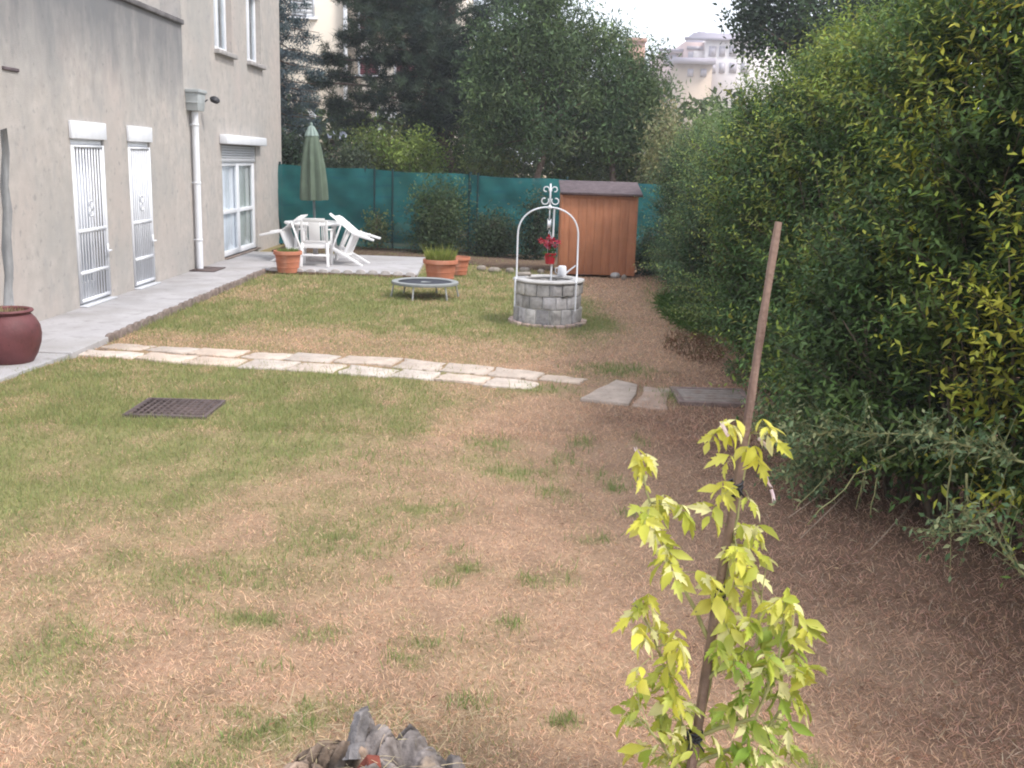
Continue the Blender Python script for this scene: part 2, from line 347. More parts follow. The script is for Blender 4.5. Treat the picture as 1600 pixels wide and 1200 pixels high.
def graded(lo, hi, step, far):
    a = list(np.arange(lo, hi+1e-6, step)); s = step
    while a[-1] < far: s *= 1.35; a.append(a[-1]+s)
    s = step
    while a[0] > -far: s *= 1.35; a.insert(0, a[0]-s)
    return np.array(a)
gx = graded(-4.6, 4.2, .06, 900); gy = graded(1.6, 22.6, .06, 900)
XX, YY = np.meshgrid(gx, gy); xf_, yf_ = XX.ravel(), YY.ravel()
inside = (1-sstep(0, 3, np.maximum(np.maximum(-5-xf_, xf_-5), np.maximum(1-yf_, yf_-22.5))))
ZZ = gz(xf_, yf_)*inside-.02
ZZ = np.where((xf_ < -4.0) & (yf_ > 9.2), -.03, ZZ)
g_ = green(xf_, yf_)*inside+(1-inside)*.55; l_ = litter(xf_, yf_)*inside
c_ = mixc(mixc(np.tile(STRAW*.70, (len(xf_), 1)), np.tile(LIT*.72, (len(xf_), 1)), l_*.9), np.tile(GREEN*.75, (len(xf_), 1)), g_*.8)
fine = fbm(xf_*7, yf_*7, s=51, o=3); c_ = c_*(.72+.5*fine)[:, None]
nx, ny = len(gx), len(gy); ii, jj = np.meshgrid(np.arange(nx-1), np.arange(ny-1)); b_ = (jj*nx+ii).ravel()
gm = mat('lawn_soil', (1, 1, 1), .97, .04, amt=.42, scale=38, attr=True, bump=1, bscale=130)
mesh_gp = mesh_np('ground', np.stack([xf_, yf_, ZZ], 1), np.stack([b_, b_+1, b_+nx+1, b_+nx], 1).ravel(), np.arange(len(b_))*4, gm, None, c_, True, (0, 0, 0))
tag(mesh_gp, 'patchy lawn ground, green on the left and scorched brown on the right', 'ground', kind='structure')
# ------------------------------------------------------------------ blades
WX, WY = .41, 12.45
def blocked(x, y):
    b = (x < -4.10) & (y > 9.4)
    b |= (x < -1.62) & (y > 16.85) & (y < 20.0)
    b |= (x > -2.86) & (x < -2.22) & (y > 7.28) & (y < 7.81)
    b |= (x-WX)**2+(y-WY)**2 < .43**2
    b |= (x > .72) & (x < 2.15) & (y > 17.75) & (y < 18.8)
    b |= (x > 1.40) & (x < 2.15) & (y > 8.2) & (y < 8.82)
    return b
def onpath(x, y):
    t = np.interp(x, [-4.2, -3.2, -1, 0, .7], [10.15, 10.03, 9.77, 9.45, 9.1]); bt = np.interp(x, [-4.2, -2.64, -1.5, -.56, .2, .7], [9.5, 9.18, 9.0, 8.78, 8.56, 8.5])
    p = (x < .66) & (y < t) & (y > bt)
    d = (((x-.93)/.28)**2+((y-8.72)/.36)**2 < 1)
    return p | d
def blades(name, n, y0, y1, hlen, wid, lab, greenonly=False):
    u = RNG.random(n*2); y = y0*(y1/y0)**u; x = (RNG.random(n*2)*2-1)*(.60*y+1.7)
    k = (x > -4.9) & (x < 4.2) & ~blocked(x, y) & (~onpath(x, y) | (RNG.random(n*2) < .20)); x, y = x[k][:n], y[k][:n]; n = len(x)
    g = green(x, y); lt = litter(x, y)
    isg = RNG.random(n) < np.clip(g*1.15-.04, 0, 1)
    keep = isg | (RNG.random(n) < .80-.12*lt); x, y, g, lt, isg = x[keep], y[keep], g[keep], lt[keep], isg[keep]; n = len(x)
    z = gz(x, y)-.022
    sc_ = np.maximum(1, y/6.0)
    tilt = np.where(isg, RNG.uniform(.1, .9, n), RNG.uniform(.45, 1.45, n)); az = RNG.uniform(0, 6.283, n)
    D = np.stack([np.sin(tilt)*np.cos(az), np.sin(tilt)*np.sin(az), np.cos(tilt)], 1)
    L = np.where(isg, hlen*(.55+.9*RNG.random(n))*(.7+.8*g), hlen*(.5+1.0*RNG.random(n))*(1+.6*lt))*sc_**.35
    W = wid*sc_*np.where(isg, 1.15, 1.0)*RNG.uniform(.7, 1.3, n)
    dry = mixc(shade(STRAW*1.25, n, .38, .07), shade(LIT*1.6, n, .55, .08), np.clip(lt*1.05, 0, 1)*(RNG.random(n) < .86))
    pale = RNG.random(n) < .06; dry[pale] = shade((.62, .50, .36), int(pale.sum()), .15, .04)
    gr = mixc(shade(GREEN, n, .3, .10), shade((.16, .25, .085), n, .3, .08), RNG.random(n)*.75); gr = mixc(gr, shade((.36, .33, .15), n, .2), (RNG.random(n) < .30)*.7)
    C = np.where(isg[:, None], gr, dry)
    Nn = rnd_dir(n, .6)
    return tag(leaves(name, np.stack([x, y, z], 1), D, Nn, L, W, C, T_BLADE if y0 < 3 and y1 < 8 else T_TRI, M['blade'], origin=(0, 0, 0)), lab, 'grass', kind='stuff')
blades("short_grass", 290000, 2.2, 7.2, .026, .0026, 'short scorched grass with green tufts on the near lawn')
blades('lawn_grass', 260000, 7.0, 22.5, .030, .0030, 'short green and brown grass on the far lawn')
def tuft_blades():
    P = []; A = []
    for cx, cy, rx, ry, s in TW:
        m = int(min(900, 5000*rx*ry*s+60)); x = cx+RNG.normal(size=m)*rx*.85; y = cy+RNG.normal(size=m)*ry*.85
        k = vnoise(x*22, y*22, s=77) > .52; P.append(np.stack([x[k], y[k]], 1)); A.append(np.full(int(k.sum()), s))
    P = np.concatenate(P); n = len(P); k = ~blocked(P[:, 0], P[:, 1]); P = P[k]; n = len(P)
    tilt = RNG.uniform(.0, .75, n); az = RNG.uniform(0, 6.283, n)
    D = np.stack([np.sin(tilt)*np.cos(az), np.sin(tilt)*np.sin(az), np.cos(tilt)], 1)
    y = P[:, 1]; z = gz(P[:, 0], y)-.02
    L = RNG.uniform(.035, .075, n)*np.maximum(1, y/8)**.5; W = .0034*np.maximum(1, y/5)
    C = mixc(shade((.19, .28, .085), n, .3), shade((.32, .34, .14), n, .2), RNG.random(n)**1.3)
    return tag(leaves('grass_tufts', np.stack([P[:, 0], y, z], 1), D, rnd_dir(n, .3), L, W, C, T_BLADE, M['blade'], origin=(0, 0, 0)), 'longer green grass tufts standing in the scorched lawn', 'grass', kind='stuff')
tuft_blades()
# ------------------------------------------------------------------ hard surfaces
HX = -5.2; PE = -4.12
mb = MB(); mb.prism([(HX, 9.42), (PE, 9.38), (PE, 17.0), (-1.62, 16.88), (-1.75, 19.95), (HX, 20.1)], -.10, .035)
tag(mb.build('terrace', M['concrete'], bevel=.008), 'pale concrete terrace running along the house wall and widening under the table', 'terrace', kind='structure')
mb = MB(); mb.prism([(HX, 4.0), (-4.55, 4.0), (-4.15, 9.40), (HX, 9.41)], -.10, .02)
tag(mb.build('side_path', M['concrete'], bevel=.006), 'concrete strip at the foot of the near wall', 'path', kind='structure')
def scallops(p0, p1, r, h, m, name, lab, out, thick=.04, wf=.97):
    p0, p1 = Vector(p0), Vector(p1); d = (p1-p0); n = max(1, round(d.length/(2*r))); u = d.normalized(); mb = MB()
    for i in range(n):
        c = p0+u*(i+.5)*(d.length/n); hh = h*random.uniform(.85, 1.12); z0 = -.08
        prof = [(-r, z0), (r, z0), (r, hh*.55)]+[(r*math.cos(a), hh*(.55+.45*math.sin(a))) for a in [k*math.pi/6 for k in range(1, 6)]]+[(-r, hh*.55)]
        rot = Matrix.Translation((c.x, c.y, 0)) @ Matrix.Rotation(math.atan2(u.y, u.x)+random.uniform(-.05, .05), 4, 'Z') @ Matrix.Rotation(random.uniform(-.08, .08), 4, 'X')
        k = len(prof); vs = [(x*wf, 0, z) for x, z in prof]+[(x*wf, thick, z) for x, z in prof]
        mb.add(vs, [tuple(range(k)), tuple(range(k, 2*k))[::-1]]+[((i2+1) % k, i2, k+i2, k+(i2+1) % k) for i2 in range(k)], rot)
    tag(mb.build(name, m, bevel=.005), lab, 'edging', 'scalloped lawn edgings')
mb = MB(); mb.prism([(PE+.0, 16.91), (-1.62, 16.80), (-1.62, 16.875), (PE, 16.995)], -.09, .018); tag(mb.build('soil_strip', M['soil']), 'dark soil strip under the scalloped terrace edging', 'soil', kind='structure')
scallops((PE+.005, 10.25, 0), (PE+.005, 16.9, 0), .095, .065, M['edging'], 'lawn_edging', 'dark weathered scalloped edging between the house path and the far lawn', 1)
scallops((-1.62, 16.84, 0), (PE+.02, 16.97, 0), .105, .085, M['paleedging'], 'lawn_edging', 'pale scalloped edging along the front of the table terrace', 1, wf=.74)
# stone path
TOPX = [-4.1, -3.2, -1, 0, .7]; TOPY = [10.15, 10.03, 9.77, 9.45, 9.1]; BOTX = [-4.14, -2.64, -1.5, -.56, .2, .7]; BOTY = [9.5, 9.18, 9.0, 8.78, 8.56, 8.5]
def stone(poly, z0, z1, lab, col, cz=.0):
    mb = MB(); n = len(poly)
    cx = sum(p[0] for p in poly)/n; cy = sum(p[1] for p in poly)/n
    pts = []
    for i in range(n):                       # subdivide the edges and roughen the outline
        a, b = poly[i], poly[(i+1) % n]
        for k in range(4):
            t = k/4; x = a[0]*(1-t)+b[0]*t; y = a[1]*(1-t)+b[1]*t
            j = .020; pts.append((x+random.uniform(-j, j), y+random.uniform(-j, j)))
    tl = (random.uniform(-.02, .02), random.uniform(-.03, .03))
    zz = lambda x, y: z1+(x-cx)*tl[0]+(y-cy)*tl[1]+cz
    k = len(pts); vs = [(x, y, z0) for x, y in pts]+[(x, y, zz(x, y)-.006) for x, y in pts]+[(cx+(x-cx)*.96, cy+(y-cy)*.96, zz(x, y)+random.uniform(-.003, .003)) for x, y in pts]+[(cx, cy, zz(cx, cy))]
    fs = [tuple(range(k))[::-1]]+[(i, (i+1) % k, k+(i+1) % k, k+i) for i in range(k)]+[(k+i, k+(i+1) % k, 2*k+(i+1) % k, 2*k+i) for i in range(k)]+[(2*k+i, 2*k+(i+1) % k, 3*k) for i in range(k)]
    mb.add(vs, fs, None, col)
    return tag(mb.build('paving_stone', M['paver']), lab, 'paving stone', 'stones of the garden path')
ORD = ['first', 'second', 'third', 'fourth', 'fifth', 'sixth', 'seventh', 'eighth', 'ninth', 'tenth', 'eleventh']
def pathrow(row, xs, f0, f1):
    for i in range(len(xs)-1):
        a, b = xs[i]+random.uniform(.008, .028), xs[i+1]-random.uniform(.008, .028); q = []
        skew = -.16
        for x, f in ((a, f0), (b, f0), (b, f1), (a, f1)):
            xx = x+(f-.5)*-skew
            yt = np.interp(xx, TOPX, TOPY); yb = np.interp(xx, BOTX, BOTY); ff = f0+.02 if f == f0 else f1-.02
            q.append((xx, yb+(yt-yb)*ff+random.uniform(-.03, .03)))
        v = random.uniform(.90, 1.18); w = random.uniform(.95, 1.04)
        lab = '%s stone from the house in the %s row of the pale path' % (ORD[i], row)
        stone(q, -.06, -.002+random.uniform(-.004, .005), lab, (v, v*w, v*w*w))
pathrow('far', [-4.08, -3.62, -3.16, -2.66, -2.2, -1.72, -1.14, -.70, -.24, .22, .60], .55, 1.0)
pathrow('near', [-4.2, -3.50, -2.98, -2.46, -1.98, -1.52, -1.02, -.62, -.18, .26], .02, .46)
stone([G(905, 624), G(960, 592), G(998, 600), G(985, 632)], -.06, .004, 'large pale slab lying apart beyond the end of the path rows', (.9, .86, .84))
stone([G(990, 633), G(1008, 603), G(1050, 607), G(1040, 638)], -.06, -.004, 'earth covered pinkish slab between the large pale slab and the inspection cover', (.78, .66, .60))
# inspection cover
t = empty('inspection_cover', (1.74, 8.5, 0), 'flat grey metal inspection cover with brown rim behind the stake', 'cover')
mb = MB()
for a, b in (((1.38, 8.20), (2.02, 8.25)), ((1.38, 8.74), (2.02, 8.79)), ((1.38, 8.25), (1.43, 8.74)), ((1.97, 8.25), (2.02, 8.74))): mb.box((a[0], a[1], -.06), (b[0], b[1], .016))
mb.build('rim', mat('cover_rim', (.22, .16, .14), .9, .1, amt=.3, scale=14, bump=.5), t, bevel=.006)
mb = MB(); mb.box((1.433, 8.253, -.05), (1.967, 8.737, .008)); 
for i in range(5): mb.box((1.48, 8.29+i*.09, .008), (1.92, 8.315+i*.09, .011))
mb.build('lid', mat('cover_lid', (.25, .205, .175), .8, .3, amt=.25, scale=18, bump=.5, stains=[(6, (.2, .13, .1), .5, .7, (1, 1, 1))]), t, bevel=.004)
# drain grate
t = empty('drain_grate', (-2.54, 7.55, 0), 'rusty brown rectangular drain grate set in the green lawn', 'grate')
mb = MB(); mb.box((-2.83, 7.29, -.3), (-2.26, 7.80, -.26)); mb.build('pit', M['dark'], t)
mb = MB()
for i in range(12): x = -2.82+i*.0505; mb.box((x-.0055, 7.30, -.03), (x+.0055, 7.79, .004))
for i in range(7): y = 7.33+i*.072; mb.box((-2.82, y-.006, -.026), (-2.265, y+.006, .0015))
mb.build('bars', M['iron'], t)
mb = MB()
for a, b in (((-2.85, 7.27), (-2.24, 7.30)), ((-2.85, 7.79), (-2.24, 7.82)), ((-2.85, 7.30), (-2.83, 7.79)), ((-2.26, 7.30), (-2.24, 7.79))): mb.box((a[0], a[1], -.25), (b[0], b[1], .006))
mb.build('frame', M['iron'], t, bevel=.003)

def scatter():
    n = 9000; y = 2.4*(17/2.4)**RNG.random(n); x = (RNG.random(n)*2-1)*(.60*y+.6); k = (x > -4.0) & (x < 3.2) & ~blocked(x, y) & (RNG.random(n) < .12+.88*litter(x, y)); x, y = x[k], y[k]; n = len(x)
    D = rnd_dir(n, 0); D[:, 2] = np.abs(D[:, 2])*.25; C = mixc(shade((.16, .085, .05), n, .4, .1), shade((.40, .27, .16), n, .3, .1), RNG.random(n)**2)
    return tag(leaves('fallen_leaves', np.stack([x, y, gz(x, y)-.004], 1), D, rnd_dir(n, 1.5), RNG.uniform(.012, .034, n), RNG.uniform(.006, .015, n), C, T_SIMPLE, M['leaf_dull'], origin=(0, 0, 0)), 'small dead leaves and crumbs scattered over the bare ground', 'dead leaves', kind='stuff')
scatter()
n = 9000; y = 2.4*(13/2.4)**RNG.random(n); x = (RNG.random(n)*2-1)*(.55*y+.6); k = (x < 3.0) & (x > .0) & ~blocked(x, y) & (RNG.random(n) < litter(x, y)); x, y = x[k], y[k]; n = len(x); D = rnd_dir(n, 0); D[:, 2] = np.abs(D[:, 2])*.12
tag(leaves('conifer_litter', np.stack([x, y, gz(x, y)-.006], 1), D, rnd_dir(n, 1.5), RNG.uniform(.04, .13, n), .0026, mixc(shade((.46, .27, .17), n, .3), shade((.16, .08, .05), n, .3), RNG.random(n)), T_BLADE, M['blade'], origin=(0, 0, 0)), 'long reddish dry needles and stalks strewn below the hedge', 'litter', kind='stuff')
# ------------------------------------------------------------------ the house
house = empty('house', (HX, 13, 0), 'two storey beige rendered house with white grilled doors on the left', 'house')
def wall_holes(mb, x0, x1, y0, y1, z0, z1, holes):
    """solid wall between x0<x1 with rectangular openings (ya,yb,za,zb)"""
    ys = sorted({y0, y1, *[h[0] for h in holes], *[h[1] for h in holes]}); zs = sorted({z0, z1, *[h[2] for h in holes], *[h[3] for h in holes]})
    inh = lambda y, z: any(h[0] < y < h[1] and h[2] < z < h[3] for h in holes)
    for xx, fl in ((x1, 0), (x0, 1)):
        for i in range(len(ys)-1):
            for j in range(len(zs)-1):
                if inh((ys[i]+ys[i+1])/2, (zs[j]+zs[j+1])/2): continue
                q = [(xx, ys[i], zs[j]), (xx, ys[i+1], zs[j]), (xx, ys[i+1], zs[j+1]), (xx, ys[i], zs[j+1])]
                mb.add(q, [(0, 1, 2, 3) if not fl else (3, 2, 1, 0)])
    for (a, b, c, d) in holes:
        mb.add([(x0, a, c), (x1, a, c), (x1, b, c), (x0, b, c)], [(0, 1, 2, 3)]); mb.add([(x0, a, d), (x1, a, d), (x1, b, d), (x0, b, d)], [(3, 2, 1, 0)])
        mb.add([(x0, a, c), (x1, a, c), (x1, a, d), (x0, a, d)], [(3, 2, 1, 0)]); mb.add([(x0, b, c), (x1, b, c), (x1, b, d), (x0, b, d)], [(0, 1, 2, 3)])
    mb.add([(x0, y0, z0), (x1, y0, z0), (x1, y0, z1), (x0, y0, z1)], [(0, 1, 2, 3)]); mb.add([(x0, y1, z0), (x1, y1, z0), (x1, y1, z1), (x0, y1, z1)], [(3, 2, 1, 0)])
    mb.add([(x0, y0, z1), (x1, y0, z1), (x1, y1, z1), (x0, y1, z1)], [(0, 1, 2, 3)])
D1 = (12.15, 13.10, .05, 2.20); D2 = (13.93, 14.74, .05, 2.20); FW = (18.32, 20.72, .06, 2.04)
U1 = (18.1, 19.2, 3.62, 4.95); U2 = (20.22, 21.32, 3.62, 4.95); YS = 16.36; YE = 22.95; ZT = 3.78
mb = MB(); wall_holes(mb, HX-.3, HX, 3.5, YS, -.1, ZT, [D1, D2]); o = mb.build('wing_wall', M['plaster_old'], house); o['label'] = 'single storey wing wall stained grey under its coping'
mb = MB(); wall_holes(mb, HX-.3, HX, YS+.002, YE, -.1, 7.2, [FW, U1, U2])
mb.box((-12, YS+.002, -.1), (HX-.302, YS+.3, 7.2)); mb.box((-12, YE-.3, -.1), (HX-.302, YE, 7.2)); mb.box((-12.3, YS+.002, -.1), (-12.002, YE, 7.2))
mb.build('main_wall', M['plaster'], house)
mb = MB(); mb.box((-12.0, 3.5, 3.3), (HX-.302, YS-.002, 3.45)); mb.box((-12, 3.5, -.1), (-11.7, YS-.002, 3.3)); mb.box((-11.7, 3.5, -.1), (HX-.302, 3.8, 3.3)); mb.build('terrace_roof', M['concrete'], house)
mb = MB(); mb.box((HX-.34, 3.45, ZT+.002), (HX+.05, YS-.004, ZT+.075)); mb.build('coping', mat('coping', (.15, .14, .14), .9, .1, amt=.4, scale=4, bump=.5), house, bevel=.012)
mb = MB(); mb.box((-12.5, YS-.25, 7.202), (HX+.35, YE+.3, 7.4)); mb.build('roof', M['roof'], house, bevel=.02)
mb = MB(); mb.box((-8.3, 4, 0), (-8.25, YE-.35, 3.2)); mb.box((-8.3, YS+.4, 3.3), (-8.25, YE-.35, 7)); mb.build('inner_wall', M['interior'], house)
# greenish and pale patch on the return wall seen above the coping
mb = MB(); mb.box((-7.0, YS-.06, 4.35), (-6.3, YS-.004, 5.9)); o = mb.build('window', M['white'], house, bevel=.01)
mb = MB(); mb.box((-6.93, YS-.075, 4.42), (-6.37, YS-.062, 5.83)); mb.build('pane', mat('green_pane', (.20, .27, .22), .3, .5), o)
# cracked cement repair and joint on the near wall
mb = MB(); pts = [(11.10, .02), (11.42, .02), (11.46, .5), (11.38, .9), (11.44, 1.4), (11.30, 2.1), (11.0, 2.2), (10.9, 1.5), (11.0, .8)]
cc = (sum(p[0] for p in pts)/9, sum(p[1] for p in pts)/9)
def z_of(px, py): y_ = 5.2*ray(px, py)[1]/-ray(px, py)[0]; return y_, at(px, py, y_)[1]
pp = [z_of(*q) for q in [(0, 203), (10, 200), (15, 240), (13, 290), (19, 330), (17, 370), (21, 420), (19, 450), (22, 480), (5, 484), (7, 430), (2, 390), (4, 330), (0, 290), (3, 240)]]
mb.add([(HX+.004, y, z) for y, z in pp]+[(HX-.02, y, z) for y, z in pp], [tuple(range(len(pp)))]+[(i, (i+1) % len(pp), len(pp)+(i+1) % len(pp), len(pp)+i) for i in range(len(pp))])
mb.build('cement_patch', mat('cement_patch', (.25, .25, .25), .95, .1, amt=.2, scale=6, bump=.5), house)
a, b = z_of(3, 110), z_of(28, 113); mb = MB(); mb.box((HX-.02, a[0], b[1]-.0), (HX+.02, b[0], b[1]+.035)); mb.build('vent_slot', M['roof'], house, bevel=.008)
def security_door(d, midz, lowz):
    y0, y1, z0, z1 = d; cy = (y0+y1)/2; zt = z1-.20
    t = bpy.data.objects.new('grilled_door', None); COL.objects.link(t); t.parent = house; t.location = (HX-house.location.x, cy-house.location.y, 0)
    t['label'] = 'glazed door behind a white barred grille'
    mb = MB(); mb.box((HX-.16, y0+.002, zt+.002), (HX-.002, y1-.002, z1-.002)); mb.box((HX+.001, y0-.03, zt+.01), (HX+.045, y1+.03, z1+.012)); mb.box((HX-.10, y0+.004, zt-.055), (HX-.02, y1-.004, zt)); o = mb.build('shutter_box', M['white'], t, bevel=.008)
    mb = MB(); mb.box((HX-.22, y0+.002, z0), (HX-.16, y0+.07, zt-.06)); mb.box((HX-.22, y1-.07, z0), (HX-.16, y1-.002, zt-.06)); mb.box((HX-.22, y0+.07, z0), (HX-.16, y1-.07, z0+.22)); mb.box((HX-.22, y0+.07, zt-.16), (HX-.16, y1-.07, zt-.06)); mb.box((HX-.22, cy-.035, z0+.22), (HX-.16, cy+.035, zt-.16))
    mb.build('door_frame', M['white'], t, bevel=.006)
    mb = MB(); mb.box((HX-.20, y0+.07, z0+.2), (HX-.19, y1-.07, zt-.15)); mb.build('pane', M['frosted'], t)
    mb = MB(); xg = HX-.005
    zb, zu = z0+.03, zt-.06
    mb.box((xg-.02, y0+.01, zb), (xg+.02, y0+.05, zu)); mb.box((xg-.02, y1-.05, zb), (xg+.02, y1-.01, zu)); mb.box((xg-.02, y0+.05, zb), (xg+.02, y1-.05, zb+.04)); mb.box((xg-.02, y0+.05, zu-.03), (xg+.02, y1-.05, zu))
    for zz in (midz, lowz): mb.box((xg-.016, y0+.05, zz-.022), (xg+.016, y1-.05, zz+.022))
    nb = 10
    for i in range(nb): y = y0+.05+(y1-y0-.1)*(i+.5)/nb; mb.tube([(xg, y, zb+.04), (xg, y, zu-.03)], .0115, 6)
    for zc in (midz+.26,):                                # scrolled ornaments
        for s in (-1, 1):
            for q in (-1, 1):
                pts = [(xg+.012, cy+s*(.012+.055*math.sin(a)*(1-a/8)), zc+q*(.02+.10*(a/4.5)*(1)-.02*math.cos(a*1.5))) for a in [k*.45 for k in range(11)]]
                mb.tube(pts, .007, 5)
    mb.build('grille', M['white'], t, smooth=False)
    mb = MB(); mb.tube([(xg+.02, y1-.06, midz-.28), (xg+.07, y1-.06, midz-.28), (xg+.07, y1-.16, midz-.28)], .011, 6); mb.box((xg+.016, y1-.08, midz-.36), (xg+.03, y1-.035, midz-.2)); mb.build('handle', M['white'], t)
    mb = MB(); mb.box((HX-.2, y0+.003, .036), (HX+.09, y1-.003, .053)); mb.build('threshold', M['slat'], t, bevel=.004)
security_door(D1, .93, .43); security_door(D2, .93, .43)
# French window with part-lowered shutter
t = bpy.data.objects.new('french_window', None); COL.objects.link(t); t.parent = house; t.location = (0, 19.5-13, 0)
y0, y1, z0, z1 = FW; zf = 1.76; cy = (y0+y1)/2; X0, X1 = HX-.10, HX-.045
mb = MB()
for a, b in ((y0+.002, y0+.07), (y1-.07, y1-.002), (cy-.08, cy-.005), (cy+.005, cy+.08), (y0+.08, y0+.15), (y1-.15, y1-.08)): mb.box((X0, a, z0+.0), (X1, b, zf))
for a, b in ((y0+.15, cy-.08), (cy+.08, y1-.15)):
    mb.box((X0+.002, a, z0), (X1-.002, b, z0+.10)); mb.box((X0+.002, a, zf-.09), (X1-.002, b, zf-.002)); mb.box((X0+.002, a, .82), (X1-.002, b, .89))
mb.build('window_frame', M['white'], t, bevel=.005)
mb = MB(); mb.box((X0+.02, y0+.15, z0+.1), (X0+.03, cy-.08, zf-.09)); mb.box((X0+.02, cy+.08, z0+.1), (X0+.03, y1-.15, zf-.09)); mb.build('pane', M['glass'], t)
mb = MB()
for ya, yb, m_, mm_ in ((y0+.1, cy-.02, 36, 'curtain'), (cy+.06, y1-.1, 30, 'net_curtain')):
    mb = MB(); w = [(X0-.012+.012*math.sin(i*1.25)+.006*math.sin(i*2.9), ya+(yb-ya)*i/m_) for i in range(m_+1)]
    mb.add([(x, y, z0+.02) for x, y in w]+[(x, y, zf-.05) for x, y in w], [(i, i+1, m_+2+i, m_+1+i) for i in range(m_)]); mb.build(mm_, M[mm_], t)
mb = MB()
for i in range(6): mb.box((HX-.06, y0+.01, zf+.004+i*.045), (HX-.02, y1-.01, zf+.043+i*.045))
mb.box((HX-.07, y0+.003, zf-.012), (HX-.01, y1-.003, zf+.002))
mb.build('roller_shutter', M['slat'], t, bevel=.006)
mb = MB(); mb.box((HX+.001, y0-.12, z1+.012), (HX+.15, y1+.30, z1+.17)); mb.build('shutter_box', M['white'], t, bevel=.015)
mb = MB(); mb.box((HX-.2, y0+.003, .037), (HX+.06, y1-.003, .060)); mb.build('threshold', M['edging'], t)
for (y0, y1, z0, z1) in (U1, U2):
    w = bpy.data.objects.new('window', None); COL.objects.link(w); w.parent = house; w.location = (0, (y0+y1)/2-13, z0)
    mb = MB(); X0, X1 = HX-.16, HX-.10; cy = (y0+y1)/2
    for a, b in ((y0+.002, y0+.07), (y1-.07, y1-.002), (cy-.06, cy+.06)): mb.box((X0, a, z0+.002), (X1, b, z1-.002))
    for a, b in ((y0+.07, cy-.06), (cy+.06, y1-.07)): mb.box((X0+.002, a, z0+.002), (X1-.002, b, z0+.08)); mb.box((X0+.002, a, z1-.08), (X1-.002, b, z1-.002))
    mb.box((HX-.05, y0+.003, z0+.01), (HX-.012, y0+.06, z1-.003))
    mb.build('window_frame', M['white'], w, bevel=.005)
    mb = MB(); mb.box((X0+.02, y0+.07, z0+.08), (X0+.03, cy-.06, z1-.08)); mb.box((X0+.02, cy+.06, z0+.08), (X0+.03, y1-.07, z1-.08)); mb.build('pane', M['glass'], w)
    mb = MB(); mb.add([(X0-.05+.02*math.sin(i), y0+.05+(y1-y0-.1)*i/24, zz) for zz in (z0, z1) for i in range(25)], [(i, i+1, 26+i, 25+i) for i in range(24)]); mb.build('curtain', M['curtain'], w)
    mb = MB(); mb.box((HX-.16, y0-.03, z0-.075), (HX+.09, y1+.05, z0-.002)); mb.build('sill', mat('sill', (.34, .32, .31), .9, .1, amt=.3, scale=8), w, bevel=.01)
# downpipe, hopper, floodlight
y_, zt = z_of(295, 175)
t = bpy.data.objects.new('downpipe', None); COL.objects.link(t); t.parent = house; t.location = (0, 16.62-13, 0)
mb = MB(); mb.tube([(HX+.08, 16.62, .05), (HX+.08, 16.62, 2.52)], .052, 16); mb.build('pipe', M['white'], t, smooth=True)
for z in (.5, 1.4, 2.3): mb = MB(); mb.tube([(HX+.08, 16.62, z), (HX+.08, 16.62, z+.03)], .058, 16); mb.box((HX-.01, 16.60, z+.005), (HX+.03, 16.64, z+.025)); mb.build('pipe_clip', M['white'], t)
mb = MB(); mb.add([(HX+.002, 16.42, 2.80), (HX+.20, 16.42, 2.80), (HX+.20, 16.82, 2.80), (HX+.002, 16.82, 2.80), (HX+.002, 16.45, 2.53), (HX+.18, 16.45, 2.53), (HX+.18, 16.79, 2.53), (HX+.002, 16.79, 2.53)],
    [(0, 3, 2, 1)[::-1], (4, 7, 6, 5), (0, 1, 5, 4)[::-1], (1, 2, 6, 5)[::-1], (2, 3, 7, 6)[::-1], (3, 0, 4, 7)[::-1]])
mb.box((HX+.001, 16.40, 2.80), (HX+.22, 16.84, 2.85)); mb.box((HX+.001, 16.42, 2.64), (HX+.19, 16.80, 2.665)); mb.build('hopper', M['greypaint'], t, bevel=.004)
mb = MB(); mb.box((HX+.002, 16.3, .037), (HX+.40, 16.95, .052)); mb.build('gutter_plate', M['iron'], t)
t = bpy.data.objects.new('floodlight', None); COL.objects.link(t); t.parent = house; t.location = (0, 17.15-13, 2.70)
mb = MB(); mb.tube([(HX, 17.1, 2.70), (HX+.10, 17.12, 2.70), (HX+.13, 17.15, 2.73)], .012, 8); mb.build('arm', M['black'], t)
mb = MB(); m_ = Matrix.Translation((HX+.24, 17.18, 2.73)) @ Matrix.Rotation(R(20), 4, 'Y'); mb.lathe([(.02, -.05), (.055, -.045), (.085, .0), (.075, .03), (.04, .055), (.015, .06)], 14, m=m_); mb.build('lamp_head', M['black'], t, smooth=True)
